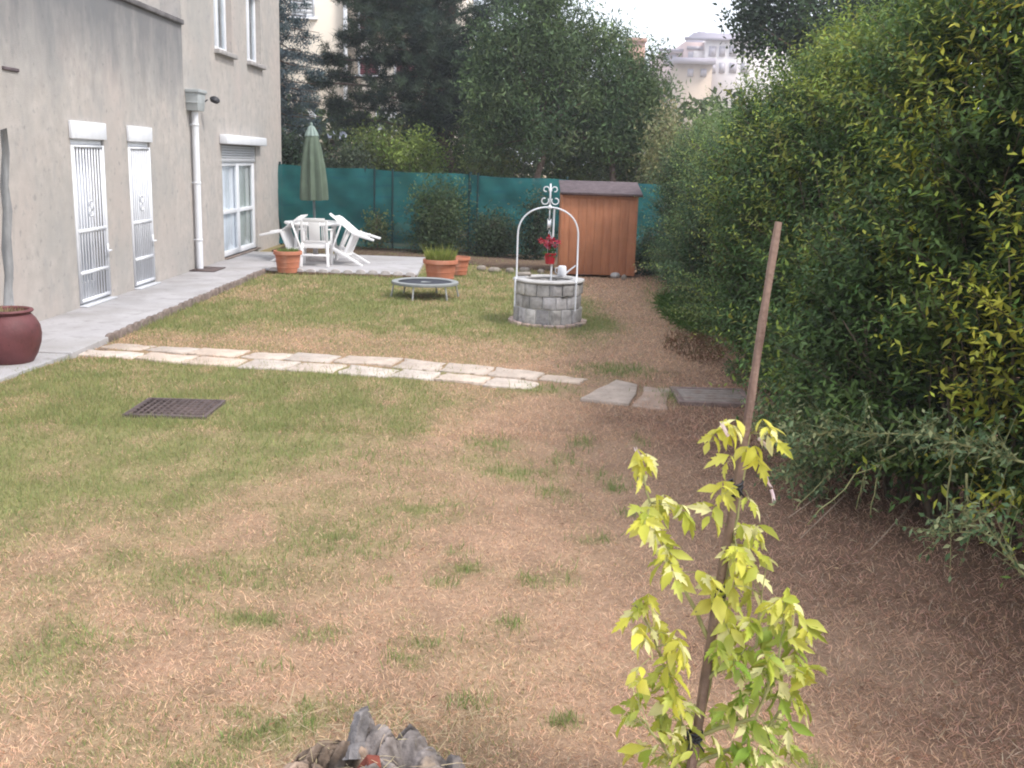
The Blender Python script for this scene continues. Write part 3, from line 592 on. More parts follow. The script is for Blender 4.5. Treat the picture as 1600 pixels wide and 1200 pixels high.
# ------------------------------------------------------------------ the well
t = empty('garden_well', (WX, WY, 0), 'octagonal grey stone well with white rim and white iron arch on the lawn', 'well')
RW = .405; rings = [(-.04, .19), (.19, .345), (.345, .495)]
mb = MB()
def octr(a, off=.13):
    s = math.pi/4; q = (a-off) % s-s/2; return math.cos(s/2)/math.cos(q)*1.04
for ri, (za, zb) in enumerate(rings):
    nb = 16; off = (ri % 2)*math.pi/nb
    for k in range(nb):
        a0 = 2*math.pi*k/nb+off; a1 = a0+2*math.pi/nb; g = .014; v = random.uniform(.72, 1.28); ro = RW+random.uniform(-.008, .008)+(.012 if ri == 2 else 0)
        NN = 3; vs = []
        for zz in (za+.006, zb-.006):
            for j in range(NN+1):
                a = a0+g+(a1-a0-2*g)*j/NN; r_ = ro*octr(a); vs.append((WX+r_*math.cos(a), WY+r_*math.sin(a), zz+random.uniform(-.004, .004)))
            for j in range(NN, -1, -1):
                a = a0+g+(a1-a0-2*g)*j/NN; r_ = RW-.12; vs.append((WX+r_*math.cos(a), WY+r_*math.sin(a), zz))
        k2 = 2*(NN+1); mb.add(vs, [tuple(range(k2))[::-1], tuple(range(k2, 2*k2))]+[(i, (i+1) % k2, k2+(i+1) % k2, k2+i) for i in range(k2)], None, (v, v*.99, v*random.uniform(.95, 1.02)))
mb.build('stone_wall', M['block'], t, bevel=.007)
mb = MB(); mb.lathe([(RW*.965, -.05), (RW*.965, .492)], 8, (WX, WY, 0), m=None); 
mb2 = MB(); n = 48; vs = []
for r_, z in ((RW*.955, -.05), (RW*.955, .494), (.30, .494), (.30, -.05)):
    for j in range(n): a = 2*math.pi*j/n; k = octr(a) if r_ > .35 else 1; vs.append((WX+r_*k*math.cos(a), WY+r_*k*math.sin(a), z))
mb2.add(vs, [(i*n+j, i*n+(j+1) % n, (i+1)*n+(j+1) % n, (i+1)*n+j) for i in range(3) for j in range(n)]); mb2.build('mortar', M['mortar'], t)
mb = MB(); prof = [(.29, .497), (.43, .497), (.438, .512), (.43, .527), (.30, .532), (.285, .515)]; n = 40
vs = [(WX+r_*(octr(2*math.pi*j/n)*.5+.5)*math.cos(2*math.pi*j/n), WY+r_*(octr(2*math.pi*j/n)*.5+.5)*math.sin(2*math.pi*j/n), z) for r_, z in prof for j in range(n)]
mb.add(vs, [(i*n+j, i*n+(j+1) % n, ((i+1) % 6)*n+(j+1) % n, ((i+1) % 6)*n+j) for i in range(6) for j in range(n)]); mb.build('rim', M['rimstone'], t, smooth=True)
mb = MB(); n = 24; mb.add([(WX+.31*math.cos(6.2832*j/n), WY+.31*math.sin(6.2832*j/n), .25) for j in range(n)], [tuple(range(n))]); mb.build('well_bottom', M['soil'], t)
# brick kerb round the base
mb = MB()
for k in range(20):
    a = 2*math.pi*k/20; mm = Matrix.Translation((WX+.445*math.cos(a), WY+.445*math.sin(a), random.uniform(-.01, .006))) @ Matrix.Rotation(a+random.uniform(-.15, .15), 4, 'Z'); v = random.uniform(.8, 1.25)
    mb.cbox((0, 0, 0), (.07, .12, .05), mm, (v*1.1, v*.85, v*.75))
mb.build('base_stones', M['block'], t, bevel=.01)
YA = 12.30; xl, xr = .015, .735; xm = (xl+xr)/2; zs = 1.03; zt_ = 1.385
arch = [(xl-.012, YA-.04, .20), (xl-.012, YA-.03, .52), (xl, YA, .55), (xl, YA, zs)]+[(xm-(xm-xl)*math.cos(a), YA, zs+(zt_-zs)*math.sin(a)**.8) for a in [k*math.pi/24 for k in range(1, 24)]]+[(xr, YA, zs), (xr, YA-.06, .60), (xr-.01, YA-.16, .52), (xr-.01, YA-.17, .18)]
mb = MB(); mb.tube(arch, .0100, 8); o = mb.build('arch', M['white'], t, smooth=True)
mb = MB(); xm2 = .385
mb.tube([(xm2, YA, 1.37), (xm2, YA, 1.66)], .010, 8)
for zc, r_ in ((1.59, .038), (1.46, .048)):
    for s in (-1, 1):
        pts = [(xm2+s*(r_*1.35-r_*(1-.08*a)*math.cos(a)), YA, zc+r_*(1-.08*a)*math.sin(a)*(1 if zc > 1.5 else -1)) for a in [k*.5 for k in range(-1, 11)]]
        mb.tube(pts, .0075, 6)
mb.lathe([(.008, 0), (.028, .012), (.03, .03), (.012, .05), (.004, .07)], 12, (xm2, YA, 1.36))
mb.build('scroll_finial', M['white'], t)
mb = MB(); mb.tube([(xm2+.045, YA+.05, .50), (xm2+.055, YA+.03, 1.37)], .011, 8); mb.build('pump_rod', M['white'], t, smooth=True)
mb = MB(); mb.tube([(xm2, YA, 1.37), (xm2, YA, 1.24)], .006, 6); mm = Matrix.Translation((xm2-.002, YA, 1.185)) @ Matrix.Rotation(R(90), 4, 'Y'); mb.lathe([(.055, -.014), (.043, -.008), (.043, .008), (.055, .014)], 16, m=mm)
mb.box((xm2-.022, YA-.006, 1.12), (xm2-.016, YA+.006, 1.25)); mb.box((xm2+.016, YA-.006, 1.12), (xm2+.022, YA+.006, 1.25)); mb.build('pulley', M['white'], t)
# hanging pot with red flowers
px_, pz_ = at(859, 412, YA+.04)
t = empty('hanging_flower_pot', (px_, YA+.04, pz_), 'small red pot of pink and red flowers hanging inside the well arch', 'flower pot')
mb = MB(); mb.lathe([(.052, 0), (.068, .11), (.076, .112), (.076, .128), (.066, .128), (.062, .115)], 20, (px_, YA+.04, pz_)); mb.build('pot', M['red'], t, smooth=True)
mb = MB()
for a in (0, 2.1, 4.2): mb.tube([(px_+.07*math.cos(a), YA+.04+.07*math.sin(a), pz_+.12), (xm2, YA+.01, 1.13)], .0022, 4)
mb.build('hanger', M['white'], t)
n = 90; P = np.array([px_, YA+.04, pz_+.13])+RNG.normal(size=(n, 3))*np.array([.035, .035, .03]); D = rnd_dir(n, .5)
leaves('foliage', P, D, rnd_dir(n, .5), RNG.uniform(.04, .075, n), .03, shade((.05, .12, .035), n), T_SIMPLE, M['leaf'], t)
fl = []; fd = []; fc = []
for (dx, dz, r_) in ((-.02, .31, .05), (.035, .29, .05), (-.065, .27, .045), (.02, .235, .05), (.09, .26, .045), (-.02, .20, .04), (-.115, .275, .035), (.06, .21, .04), (-.05, .225, .04), (.005, .265, .04)):
    c = np.array([px_+dx, YA+.02+random.uniform(-.05, .04), pz_+dz])
    for k in range(16):
        d = rnd_dir(1)[0]; d[1] -= .5; fl.append(c); fd.append(d*1.0); fc.append((.62, .09+.1*random.random(), .13+.12*random.random()) if random.random() < .6 else (.45, .012, .03))
n = len(fl); leaves('flowers', np.array(fl), np.array(fd), rnd_dir(n, .4), RNG.uniform(.03, .052, n), .03, np.array(fc)*(1+RNG.uniform(-.2, .2, (n, 1))), T_SIMPLE, M['petal'], t)
# watering can on the rim
cx, _ = at(878, 430, 12.74); t = empty('watering_can', (cx, 12.74, .53), 'small white watering can standing on the far rim of the well', 'watering can')
mb = MB(); mb.lathe([(.052, 0), (.056, .01), (.052, .11), (.040, .125), (.036, .125), (.034, .115)], 20, (cx, 12.74, .53)); mb.build('can_body', M['white'], t, smooth=True)
mb = MB(); mb.tube([(cx+.045, 12.74, .56), (cx+.09, 12.73, .60), (cx+.165, 12.72, .665)], [.012, .010, .008], 8); mb.build('spout', M['white'], t, smooth=True)
mb = MB(); mb.tube([(cx-.05, 12.74, .63), (cx-.085, 12.74, .62), (cx-.085, 12.74, .57), (cx-.052, 12.74, .55)], .006, 6); mb.build('handle', M['white'], t)
# flat stone on the far left rim
mb = MB(); mb.prism([(.03, 12.55), (.2, 12.62), (.18, 12.8), (.02, 12.72)], .533, .565); tag(mb.build('flat_stone', M['rock'], bevel=.01), 'flat cream stone lying on the left side of the well rim', 'stone')
# ------------------------------------------------------------------ shed
t = empty('garden_shed', (1.4, 18.2, 0), 'small orange brown plank shed with dark felt lean-to roof by the fence', 'shed')
xa, xb, ya, yb = .755, 2.06, 17.80, 18.62; mb = MB(); nb = 9
for i in range(nb):
    a = xa+(xb-xa)*i/nb; b = xa+(xb-xa)*(i+1)/nb; v = random.uniform(.95, 1.05); mb.box((a+.0012, ya, .02), (b-.0012, ya+.022, 1.40), None, (v, v, v))
mb.box((xa, ya+.023, .02), (xb, ya+.03, 1.40))
for i in range(5):
    a = ya+.03+(yb-ya-.03)*i/5; b = ya+.03+(yb-ya-.03)*(i+1)/5; v = random.uniform(.9, 1.1)
    for xx in (xa, xb-.02): mb.add([(xx, a+.003, .02), (xx+.02, a+.003, .02), (xx+.02, b-.003, .02), (xx, b-.003, .02), (xx, a+.003, 1.40+.13*i/5), (xx+.02, a+.003, 1.40+.13*i/5), (xx+.02, b-.003, 1.40+.13*(i+1)/5), (xx, b-.003, 1.40+.13*(i+1)/5)], [(0,3,2,1),(4,5,6,7),(0,1,5,4),(1,2,6,5),(2,3,7,6),(3,0,4,7)], None, (v, v, v))
mb.box((xa+.02, yb-.02, .02), (xb-.02, yb, 1.53)); mb.build('plank_walls', M['wood_or'], t, bevel=.003)
mb = MB(); mb.box((xa-.004, ya-.018, .015), (xa+.04, ya-.002, 1.40)); mb.box((xb-.04, ya-.018, .015), (xb+.004, ya-.002, 1.40)); mb.box((xa+.04, ya-.016, 1.32), (xb-.04, ya-.002, 1.40)); mb.build('trim', M['wood_or'], t, bevel=.003)
mb = MB(); s = (1.565-1.395)/(yb+.06-(ya-.06))
q = [(xa-.03, ya-.07, 1.385), (xb+.07, ya-.07, 1.385), (xb+.07, yb+.06, 1.57), (xa-.03, yb+.06, 1.57)]
mb.add([(x, y, z+.01) for x, y, z in q]+[(x, y, z+.035) for x, y, z in q], [(3, 2, 1, 0), (4, 5, 6, 7), (0, 1, 5, 4), (1, 2, 6, 5), (2, 3, 7, 6), (3, 0, 4, 7)]); mb.build('roof', M['roof'], t, bevel=.004)
mb = MB(); mb.box((xa-.03, ya-.072, 1.375), (xb+.07, ya-.05, 1.398)); mb.build('fascia', mat('fascia', (.09, .05, .045), .8, .1), t)
# ------------------------------------------------------------------ mini trampoline
TX, TY = at(664, 458, 14.45)[0], 14.45; t = empty('mini_trampoline', (TX, TY, 0), 'small round exercise trampoline with pale grey pad on the far lawn', 'trampoline')
mb = MB(); n = 48; rr = .47
mb.lathe([(rr-.09, .205), (rr-.045, .222), (rr, .212), (rr+.006, .19), (rr, .176), (rr-.02, .18), (rr-.085, .198)], n, (TX, TY, 0)); m0 = mb.f; mb.f = [f for f in mb.f if len(f) == 4]; k = 7
mb.build('rim_pad', M['pad'], t, smooth=True)
mb = MB(); mb.lathe([(.01, .196), (.2, .194), (rr-.082, .200), (rr-.082, .194), (.2, .188), (.01, .19)], n, (TX, TY, 0)); mb.build('jumping_mat', M['matblack'], t)
mb = MB(); mb.add([(TX+.07*math.cos(a)*(1+.25*math.cos(3*a)), TY+.07*math.sin(a)*(1+.25*math.cos(3*a)), .2015) for a in [k*math.pi/18 for k in range(36)]], [tuple(range(36))]); mb.build('mat_emblem', M['pad'], t)
for k in range(6):
    a = k*math.pi/3+.25; mb = MB(); x, y = TX+(rr-.03)*math.cos(a), TY+(rr-.03)*math.sin(a); x2, y2 = TX+(rr+.01)*math.cos(a), TY+(rr+.01)*math.sin(a)
    mb.tube([(x, y, .19), (x2, y2, 0)], .012, 8); mb.tube([(x2, y2, -.01), (x2, y2, .02)], .017, 8); mb.build('leg', M['galv'], t, smooth=True)
# ------------------------------------------------------------------ pots
def plantpot(x, y, r, h, lab, plab=None):
    t = empty('terracotta_pot', (x, y, 0), lab, 'flower pot', 'terracotta pots by the terrace')
    mb = MB(); mb.lathe([(r*.70, 0), (r*.72, .02), (r*.88, h*.80), (r*.93, h*.815), (r*.95, h*.83), (r, h*.84), (r, h*.97), (r*.985, h), (r*.90, h), (r*.88, h*.93), (r*.87, h*.88)], 40, (x, y, 0))
    for zz in (.25, .5, .72): rz = r*(.72+.16*(zz/.8))*1.0; mb.lathe([(rz+.0, h*zz-.006), (rz+.007, h*zz), (rz+.0, h*zz+.006)], 40, (x, y, 0))
    mb.build('pot', M['terracotta'], t, smooth=True)
    mb = MB(); n = 20; mb.add([(x+r*.88*math.cos(6.2832*j/n), y+r*.88*math.sin(6.2832*j/n), h*.9) for j in range(n)], [tuple(range(n))]); mb.build('soil', M['soil'], t)
    return t
def potgrass(t, x, y, z, r, n, l0, l1, w, base, tip, tall=0):
    a = RNG.uniform(0, 6.283, n); rr_ = r*np.sqrt(RNG.random(n)); P = np.stack([x+rr_*np.cos(a), y+rr_*np.sin(a), np.full(n, z)], 1)
    D = np.stack([rr_*np.cos(a)/r*.35+RNG.normal(size=n)*.10, rr_*np.sin(a)/r*.35+RNG.normal(size=n)*.10, np.ones(n)], 1)
    L = RNG.uniform(l0, l1, n); L[:tall] *= 1.5
    leaves('plant', P, D, rnd_dir(n), L, w, mixc(shade(base, n), shade(tip, n), RNG.random(n)), T_BLADE, M['leaf'], t)
x, _ = at(688, 430, 16.05); t = plantpot(x, 16.05, .275, .375, 'large ribbed terracotta pot with tall yellow green grass at the terrace corner'); potgrass(t, x, 16.05, .33, .21, 750, .10, .25, .009, (.15, .22, .04), (.36, .36, .10), 90)
x2, _ = at(450, 420, 16.95); t = plantpot(x2, 16.95, .235, .355, 'terracotta pot with low grass in front of the white chairs'); potgrass(t, x2, 16.95, .32, .17, 420, .04, .10, .009, (.15, .22, .05), (.22, .27, .09))
x3, _ = at(717, 405, 17.5); t = plantpot(x3, 17.4, .20, .30, 'terracotta pot half hidden behind the large ribbed pot')
# urn
UX, UY = -4.50, 8.98; t = empty('glazed_urn', (UX, UY, 0), 'dark red glazed round urn cut by the left edge of the photo', 'urn')
mb = MB(); mb.lathe([(.17, -.01), (.19, .01), (.235, .09), (.268, .19), (.277, .27), (.268, .34), (.235, .405), (.205, .44), (.195, .452), (.198, .462), (.215, .468), (.222, .478), (.215, .49), (.19, .492), (.178, .48), (.178, .45), (.17, .44)], 48, (UX, UY, 0)); mb.build('urn_body', M['urn'], t, smooth=True)
n = 240; a = RNG.uniform(0, 6.283, n); r_ = .17*np.sqrt(RNG.random(n)); leaves('dry_plant', np.stack([UX+r_*np.cos(a), UY+r_*np.sin(a), np.full(n, .455)], 1), rnd_dir(n, .35), rnd_dir(n), RNG.uniform(.03, .08, n), .008, mixc(shade((.20, .19, .08), n), shade((.30, .22, .14), n), RNG.random(n)), T_BLADE, M['leaf_dull'], t)
mb = MB(); mb.add([(UX+.18*math.cos(6.2832*j/20), UY+.18*math.sin(6.2832*j/20), .455) for j in range(20)], [tuple(range(20))]); mb.build('soil', M['soil'], t)
# ------------------------------------------------------------------ garden furniture
TBX, TBY = at(493, 350, 18.70)[0], 18.70; TZ = .73
t = empty('garden_table', (TBX, TBY, .035), 'round white plastic garden table under the chairs and the closed parasol', 'table')
mb = MB(); mb.lathe([(.03, TZ-.03), (.50, TZ-.03), (.54, TZ-.045), (.56, TZ-.02), (.55, TZ), (.50, TZ+.004), (.03, TZ)], 48, (TBX, TBY, 0)); mb.build('tabletop', M['plastic'], t, smooth=True)
for k in range(4):
    a = k*math.pi/2+.7; mb = MB(); mb.tube([(TBX+.36*math.cos(a), TBY+.36*math.sin(a), TZ-.03), (TBX+.43*math.cos(a), TBY+.43*math.sin(a), .035)], [.04, .026], 10); mb.build('leg', M['plastic'], t, smooth=True)
def make_chair(label):
    t = empty('plastic_chair', (0, 0, 0), label, 'chair', 'white plastic chairs around the table')
    B = lambda mb, n, **k: mb.build(n, M['plastic'], t, local=True, bevel=.006, **k)
    mb = MB(); mb.box((-.22, -.20, .405), (.22, .23, .425)); mb.box((-.235, .215, .365), (.235, .235, .43)); mb.box((-.235, -.2, .375), (-.22, .215, .43)); mb.box((.22, -.2, .375), (.235, .215, .43)); mb.box((-.22, -.215, .33), (.22, -.20, .43)); B(mb, 'seat')
    mb = MB(); lean = lambda z: -.215-(z-.43)*.26
    def slat(x0, x1, z0, z1, th=.012):
        v = [(x0, lean(z0)-th, z0), (x1, lean(z0)-th, z0), (x1, lean(z0), z0), (x0, lean(z0), z0), (x0, lean(z1)-th, z1), (x1, lean(z1)-th, z1), (x1, lean(z1), z1), (x0, lean(z1), z1)]
        mb.add(v, [(0,3,2,1),(4,5,6,7),(0,1,5,4),(1,2,6,5),(2,3,7,6),(3,0,4,7)])
    slat(-.245, -.195, .43, .84); slat(.195, .245, .43, .84); slat(-.195, .195, .80, .872); slat(-.195, .195, .43, .47)
    slat(-.10, .10, .47, .80)
    for x in (-.165, -.135, .135, .165): slat(x-.009, x+.009, .47, .80)
    B(mb, 'backrest')
    for sx in (-1, 1):
        mb = MB(); mb.add([(sx*.24-.026, -.30, 0), (sx*.24+.026, -.30, 0), (sx*.24+.026, -.262, 0), (sx*.24-.026, -.262, 0), (sx*.225-.024, -.235, .43), (sx*.225+.024, -.235, .43), (sx*.225+.024, -.18, .43), (sx*.225-.024, -.18, .43)], [(0,3,2,1),(4,5,6,7),(0,1,5,4),(1,2,6,5),(2,3,7,6),(3,0,4,7)]); B(mb, 'leg')
        mb = MB(); mb.add([(sx*.25-.024, .225, 0), (sx*.25+.024, .225, 0), (sx*.25+.024, .262, 0), (sx*.25-.024, .262, 0), (sx*.25-.022, .17, .63), (sx*.25+.022, .17, .63), (sx*.25+.022, .235, .63), (sx*.25-.022, .235, .63)], [(0,3,2,1),(4,5,6,7),(0,1,5,4),(1,2,6,5),(2,3,7,6),(3,0,4,7)]); B(mb, 'leg')
        mb = MB(); mb.add([(sx*.25-.03, -.29, .66), (sx*.25+.03, -.29, .66), (sx*.25+.03, .25, .63), (sx*.25-.03, .25, .63), (sx*.25-.03, -.29, .682), (sx*.25+.03, -.29, .682), (sx*.25+.03, .25, .652), (sx*.25-.03, .25, .652)], [(0,3,2,1),(4,5,6,7),(0,1,5,4),(1,2,6,5),(2,3,7,6),(3,0,4,7)]); B(mb, 'armrest')
    mb = MB(); mb.box((-.215, -.285, .19), (.215, -.272, .225)); B(mb, 'stretcher')
    return t
def copy_tree(o, parent=None, label=None):
    c = o.copy(); COL.objects.link(c); c.parent = parent
    if label: c['label'] = label
    for ch in list(o.children): copy_tree(ch, c)
    return c
def put(c, foot, tip, yaw, zoff=.035):
    Rm = Euler((-tip, 0, yaw)).to_matrix(); pv = Rm @ Vector((0, .245*.95, 0)); c.scale = (.95,)*3
    c.location = Vector((foot[0], foot[1], zoff))-pv; c.rotation_euler = (-tip, 0, yaw)
ch0 = make_chair('upright white plastic chair seen from behind at the front of the table')
ch0.location = (at(494, 400, 17.78)[0], 17.80, .036); ch0.rotation_euler = (0, 0, R(4)); ch0.scale = (.95,)*3
c = copy_tree(ch0, None, 'nearer of two white plastic chairs tipped forward on the right of the table'); put(c, (at(572, 412, 18.15)[0], 18.15), R(66), R(83))
c = copy_tree(ch0, None, 'farther of two white plastic chairs tipped forward on the right of the table'); put(c, (at(560, 405, 18.75)[0], 18.80), R(65), R(96))
c = copy_tree(ch0, None, 'white plastic chair tipped forward on the left of the table by the wall'); put(c, (at(431, 408, 18.45)[0], 18.45), R(67), R(-98))
# parasol
PX = at(493, 345, 18.70)[0]; t = empty('closed_parasol', (PX, 18.70, .036), 'closed green parasol standing through the white table', 'parasol', rot=(R(0), R(-1.3), 0))
fold = lambda a, z: 1+.16*math.cos(8*a)*min(1, (2.3-z)/.5 if z < 2.3 else 0)+.05*math.cos(3*a+1)
def L_(mb, n, m, **k): return mb.build(n, m, t, local=True, **k)
mb = MB(); mb.tube([(0, 0, 0), (0, 0, 2.32)], .024, 10); L_(mb, 'pole', M['pole'], smooth=True)
mb = MB(); mb.lathe([(.212, 1.08), (.225, 1.10), (.215, 1.35), (.185, 1.7), (.145, 2.02), (.105, 2.2), (.09, 2.23)], 64, mod=fold); L_(mb, 'canopy', M['canvas'], smooth=True)
mb = MB(); mb.lathe([(.10, 2.19), (.115, 2.205), (.085, 2.29), (.05, 2.36), (.02, 2.385)], 32, mod=lambda a, z: 1+.12*math.cos(9*a)); mb.lathe([(.015, 2.38), (.025, 2.40), (.018, 2.43), (.004, 2.44)], 12); L_(mb, 'canopy_top', M['canvas_top'], smooth=True)
mb = MB(); mb.lathe([(.24, 0), (.24, .05), (.2, .08), (.05, .10), (.035, .3), (.02, .3)], 28); L_(mb, 'base', M['paleedging'], smooth=True)
# ------------------------------------------------------------------ fence
FA, FB = Vector((-5.19, 22.62)), Vector((3.6, 20.55)); fd = (FB-FA); FLn = fd.length; fu = fd.normalized(); fn = Vector((-fu.y, fu.x))
t = empty('windbreak_fence', (FA.x, FA.y, 0), 'teal green windbreak netting fence across the end of the garden', 'fence')
def fztop(s): return 1.70-.17*s/FLn
m_ = 120; rows = 14; vs = []; fs = []
for j in range(rows+1):
    for i in range(m_+1):
        s = FLn*i/m_; off = .016*math.sin(s*3.1+j*.5)+.010*math.sin(s*9+j*1.1)+.06*(float(vnoise(s*2.5, j*.8, s=8))-.5)
        z = .0+(fztop(s)-.035*math.sin(s*1.56)**2)*j/rows; p = FA+fu*s+fn*(-.045+off*.9); vs.append((p.x, p.y, z))
fs = [(j*(m_+1)+i, j*(m_+1)+i+1, (j+1)*(m_+1)+i+1, (j+1)*(m_+1)+i) for j in range(rows) for i in range(m_)]
mb = MB(); mb.add(vs, fs); mb.build('netting', M['net'], t, smooth=True)
for s in (.03, 1.0, 2.0, 4.32, 6.35, 8.35, 9.0):
    p = FA+fu*s; mb = MB(); mb.tube([(p.x, p.y, -.1), (p.x, p.y, fztop(s)+.05)], .024, 8); mb.build('post', M['netpost'], t, smooth=True)
for px in (614, 735, 748, 585):
    X, _ = at(px, 330, 21.9); s = (X-FA.x)/fu.x; p = FA+fu*s-fn*.075; mb = MB(); mb.tube([(p.x, p.y, -.1), (p.x, p.y, fztop(s)+.03)], .02, 8); mb.build('post', M['netpost'], t, smooth=True)
mb = MB()
for k in (.02, .5, .98):
    pts = [(FA+fu*(FLn*i/40)+fn*.0) for i in range(41)]; mb.tube([(p.x, p.y, fztop(FLn*i/40)*k+.01) for i, p in enumerate(pts)], .006, 5)
mb.build('wire', M['netpost'], t)
HAZE = .0014
# ------------------------------------------------------------------ hedge
def xface(y, z):
    b = np.interp(y, [2, 3.5, 4.7, 6, 9, 12, 14, 18], [3.1, 2.75, 2.50, 2.16, 2.24, 2.30, 2.42, 2.72])
    prof = np.interp(z, [0, .25, .7, 1.3, 2.0, 2.7, 3.3], [.14, .03, -.16, -.20, -.08, .15, .5])
    return b+prof+(fbm(y*1.1, z*1.1, s=61, o=3)-.5)*.62+(fbm(y*3.3, z*3.0, s=63, o=2)-.5)*.28
def htop(y): return np.interp(y, [2, 5, 7.5, 9.3, 11.7, 14, 18], [3.3, 3.25, 3.08, 2.88, 2.6, 2.42, 2.25])+(vnoise(y*1.6, y*0, s=66)-.5)*.55
def hedge_part(name, y0, y1, nsh, nfill, lab, pal, gold, ll, lw, zlow=.12, goldf=None):
    t = empty(name, ((2.9), (y0+y1)/2, 0), lab, 'hedge', 'shrubs of the tall hedge')
    y = RNG.uniform(y0, y1, nsh); zt = htop(y); z = zlow+(zt-zlow)*RNG.random(nsh)**.92
    dep = np.abs(RNG.normal(size=nsh))*.16; x = xface(y, z)+dep+.10
    z = np.maximum(z-.25, .24 if y0 < 5 else .06); P = np.stack([x+.06, y, z], 1)
    D = np.stack([-.42+RNG.normal(size=nsh)*.26, -.12+RNG.normal(size=nsh)*.30, .95+RNG.normal(size=nsh)*.25], 1)
    low = z < .55; D[low, 2] *= .55; D[low, 0] -= .25
    ln = RNG.uniform(.35, .80, nsh)
    cp = shade(pal[0], nsh, .3, .12); cp = mixc(cp, shade(pal[1], nsh, .25, .1), RNG.random(nsh)**1.5)
    nzs = fbm(y*2.2, z*.7, s=71, o=3); gm_ = (nzs+RNG.normal(size=nsh)*.07 > gold)
    if goldf is not None: gm_ = gm_ | (RNG.random(nsh) < goldf(y, z))
    gm_ &= dep < .2
    cp[gm_] = shade(pal[2], int(gm_.sum()), .25, .1); ln[gm_] *= 1.2
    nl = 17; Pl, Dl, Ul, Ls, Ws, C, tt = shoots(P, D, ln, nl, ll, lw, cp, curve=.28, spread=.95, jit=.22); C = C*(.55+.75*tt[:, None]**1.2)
    # fill
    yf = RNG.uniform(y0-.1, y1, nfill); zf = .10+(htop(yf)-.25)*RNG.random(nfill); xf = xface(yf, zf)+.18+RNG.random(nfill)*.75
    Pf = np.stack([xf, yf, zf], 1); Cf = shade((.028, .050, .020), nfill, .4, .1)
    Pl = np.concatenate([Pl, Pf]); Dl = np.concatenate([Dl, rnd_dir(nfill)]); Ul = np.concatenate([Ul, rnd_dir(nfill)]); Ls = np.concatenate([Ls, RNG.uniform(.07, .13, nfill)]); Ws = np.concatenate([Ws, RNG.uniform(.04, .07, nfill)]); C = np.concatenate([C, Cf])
    # top sprays
    nt = int(nsh*.12); yt = RNG.uniform(y0, y1, nt); zt = htop(yt)-RNG.random(nt)*.25; xt = xface(yt, zt)+.1+RNG.random(nt)*.75
    Pt = np.stack([xt, yt, zt], 1); Dt = np.stack([RNG.normal(size=nt)*.35-.15, RNG.normal(size=nt)*.4, np.ones(nt)], 1)
    ct = mixc(shade(pal[1], nt), shade(pal[2], nt), RNG.random(nt)*.6)
    a = shoots(Pt, Dt, RNG.uniform(.3, .8, nt), 20, ll*.9, lw*.9, ct, curve=.12)
    Pl = np.concatenate([Pl, a[0]]); Dl = np.concatenate([Dl, a[1]]); Ul = np.concatenate([Ul, a[2]]); Ls = np.concatenate([Ls, a[3]]); Ws = np.concatenate([Ws, a[4]]); C = np.concatenate([C, a[5]])
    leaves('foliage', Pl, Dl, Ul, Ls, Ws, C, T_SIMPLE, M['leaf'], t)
    # twigs and stems
    mb = MB(); r = random.Random(int(y0*10))
    for i in range(int((y1-y0)*26)):
        yy = r.uniform(y0, y1); zz = r.uniform(.0, .3); x0 = float(xface(yy, .5))+r.uniform(.15, .6); h = r.uniform(.8, 2.3)
        x1 = float(xface(yy, min(h, 2.2)))+r.uniform(.02, .35); yy2 = yy+r.uniform(-.35, .35)
        mb.tube([(x0, yy, 0), ((x0*.6+x1*.4)+r.uniform(-.05, .05), (yy+yy2)/2, h*.5), (x1, yy2, h)], [.016, .011, .004], 5)
    for i in range(0, nsh, 5):
        p = P[i]; d = D[i]/np.linalg.norm(D[i]); e = p+d*ln[i]; e[2] -= .26*ln[i]; q = p-d*.12; mb.tube([q, p, (p+e)/2+np.array([0, 0, .03]), e], [.004, .0035, .0025, .0015], 3, cap=False)
    mb.build('stems', M['twig'], t)
    return t
hedge_part('golden_hedge_shrub', 2.4, 6.0, 3700, 21000, 'near yellow green hedge shrub with golden shoots filling the right edge', [(.062, .104, .028), (.125, .190, .048), (.42, .42, .060)], .70, .078, .028,
    goldf=lambda y, z: .75*np.exp(-((y-4.75-(1.6-z)*.22)/.24)**2)*(z > .5)+.02)
hedge_part('leafy_hedge_shrub', 6.0, 11.2, 4600, 11000, 'mid section of tall dark green hedge with yellow green shoots behind the stake', [(.056, .102, .032), (.115, .185, .055), (.27, .32, .065)], .65, .074, .027, goldf=lambda y, z: .02+.06*(z > 1.4))
hedge_part('bluish_hedge_shrub', 11.2, 17.9, 4600, 10000, 'far blue green end of the tall hedge beside the shed', [(.064, .115, .054), (.14, .21, .092), (.23, .29, .09)], .65, .066, .024)
